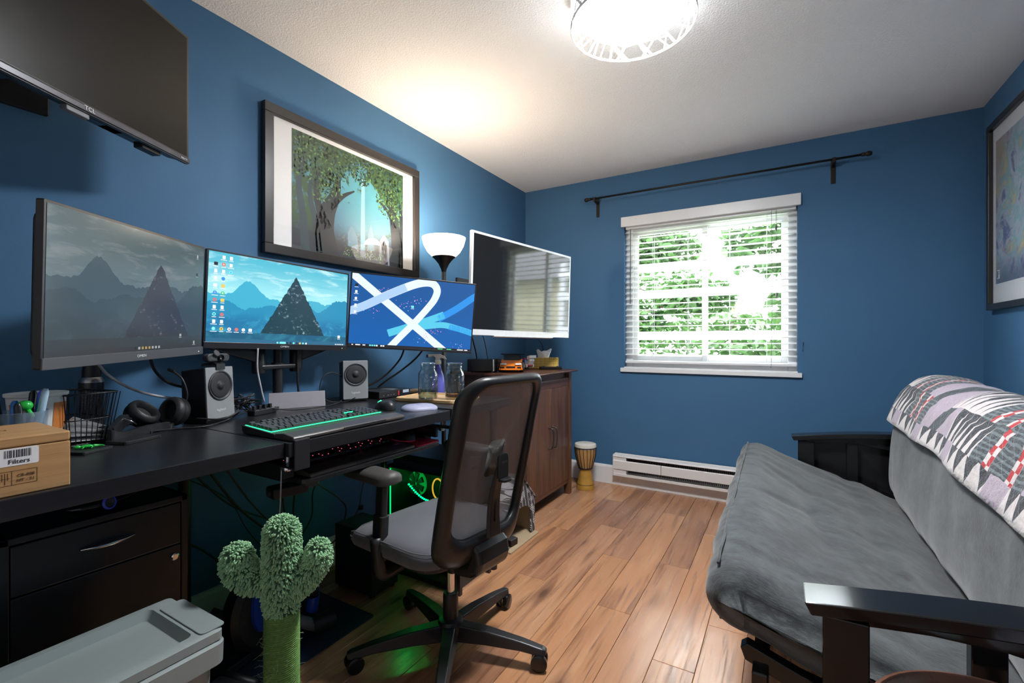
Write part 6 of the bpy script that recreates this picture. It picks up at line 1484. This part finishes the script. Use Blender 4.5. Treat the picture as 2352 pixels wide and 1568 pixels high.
cable('cable', [(.22, 1.08, .866), (.25, 1.16, .850), (.29, 1.24, .852), (.26, 1.34, .850), (.24, 1.40, .855), (.21, 1.43, .857)], .0025, CORD, 'thin black lead running along behind the keyboard')
cable('cable', [(.10, 2.60, 1.20), (.04, 2.75, 1.05), (.04, 2.78, .928)], .005, CORD, 'black cable dropping from the silver television to the cabinet')
cable('cable', [(.12, 2.70, 1.22), (.05, 2.86, 1.10), (.05, 2.90, .98), (.06, 2.93, .928)], .003, CORD, 'thin black cable dropping beside the television cable')
cable('cable', [(.36, 3.02, 1.19), (.30, 3.30, 1.10), (.28, 3.36, .98), (.27, 3.30, .93), (.26, 3.26, .80)], .003, CORD, 'thin black cable hanging behind the tissue box')
LAB = ['leftmost thin lead in a long loop to the skirting', 'second lead bending right', 'thick lead sloping to the floor', 'lead beside the clamp', 'pale thin lead straight down', 'lead running to the red plug', 'rightmost lead of the bundle', 'lead sweeping right along the wall', 'lead hanging from the tray corner', 'thick lead far left by the filing cabinet']
CB = [[(.40, .66, .745), (.20, .93, .55), (.06, 1.08, .36), (.05, 1.16, .25), (.05, 1.27, .18), (.05, 1.33, .150)],
      [(.42, .70, .745), (.28, .90, .55), (.12, 1.15, .38), (.06, 1.28, .27), (.06, 1.32, .16)],
      [(.44, .74, .745), (.33, .90, .55), (.20, 1.10, .36), (.10, 1.24, .22), (.08, 1.30, .05)],
      [(.46, .78, .745), (.38, .93, .55), (.24, 1.15, .33), (.12, 1.28, .18), (.10, 1.33, .05)],
      [(.70, .82, .76), (.68, .83, .66), (.60, .88, .56), (.45, 1.0, .44), (.30, 1.12, .32)],
      [(.58, .90, .645), (.45, 1.0, .50), (.30, 1.15, .33), (.20, 1.25, .19)],
      [(.60, .93, .645), (.42, 1.05, .48), (.22, 1.22, .30), (.14, 1.30, .12)],
      [(.62, .95, .70), (.25, 1.30, .50), (.05, 1.55, .34), (.04, 1.60, .26), (.05, 1.52, .14), (.07, 1.36, .17)],
      [(.55, 1.10, .70), (.25, 1.30, .55), (.05, 1.40, .42), (.04, 1.40, .30), (.05, 1.33, .22)],
      [(.12, .675, .50), (.08, .80, .42), (.05, .92, .33), (.06, 1.0, .22), (.10, 1.02, .10)]]
for pts, lb in zip(CB, LAB): cable('cable', pts, .0045 if 'thick' in lb else (.002 if 'thin' in lb else .0034), SLV if 'pale' in lb else CORD, 'under-desk cable, '+lb, group='cables hanging under the desks')
ln2 = cable('cable', [(.40, 1.20, .70), (.12, 1.60, .55), (.06, 1.70, .44), (.05, 1.69, .33), (.05, 1.66, .24), (.05, 1.55, .15), (.06, 1.47, .02)], .002, CORD, 'thin cable with an inline switch on the wall under the right desk', group='cables hanging under the desks')
MB().box(.042, .062, 1.675, 1.695, .245, .268).build('inline_switch', BLACK, ln2, bev=.003)
tag(MB().tube([(.185, 1.235, .205), (.195, 1.265, .192)], [.016, .014], 12).tube([(.195, 1.265, .192), (.20, 1.275, .187)], .008, 10).build('red_plug', mat('red_plug', (.5, .01, .02), .35), None, auto=40), 'red plug hanging among the under-desk cables', 'plug')
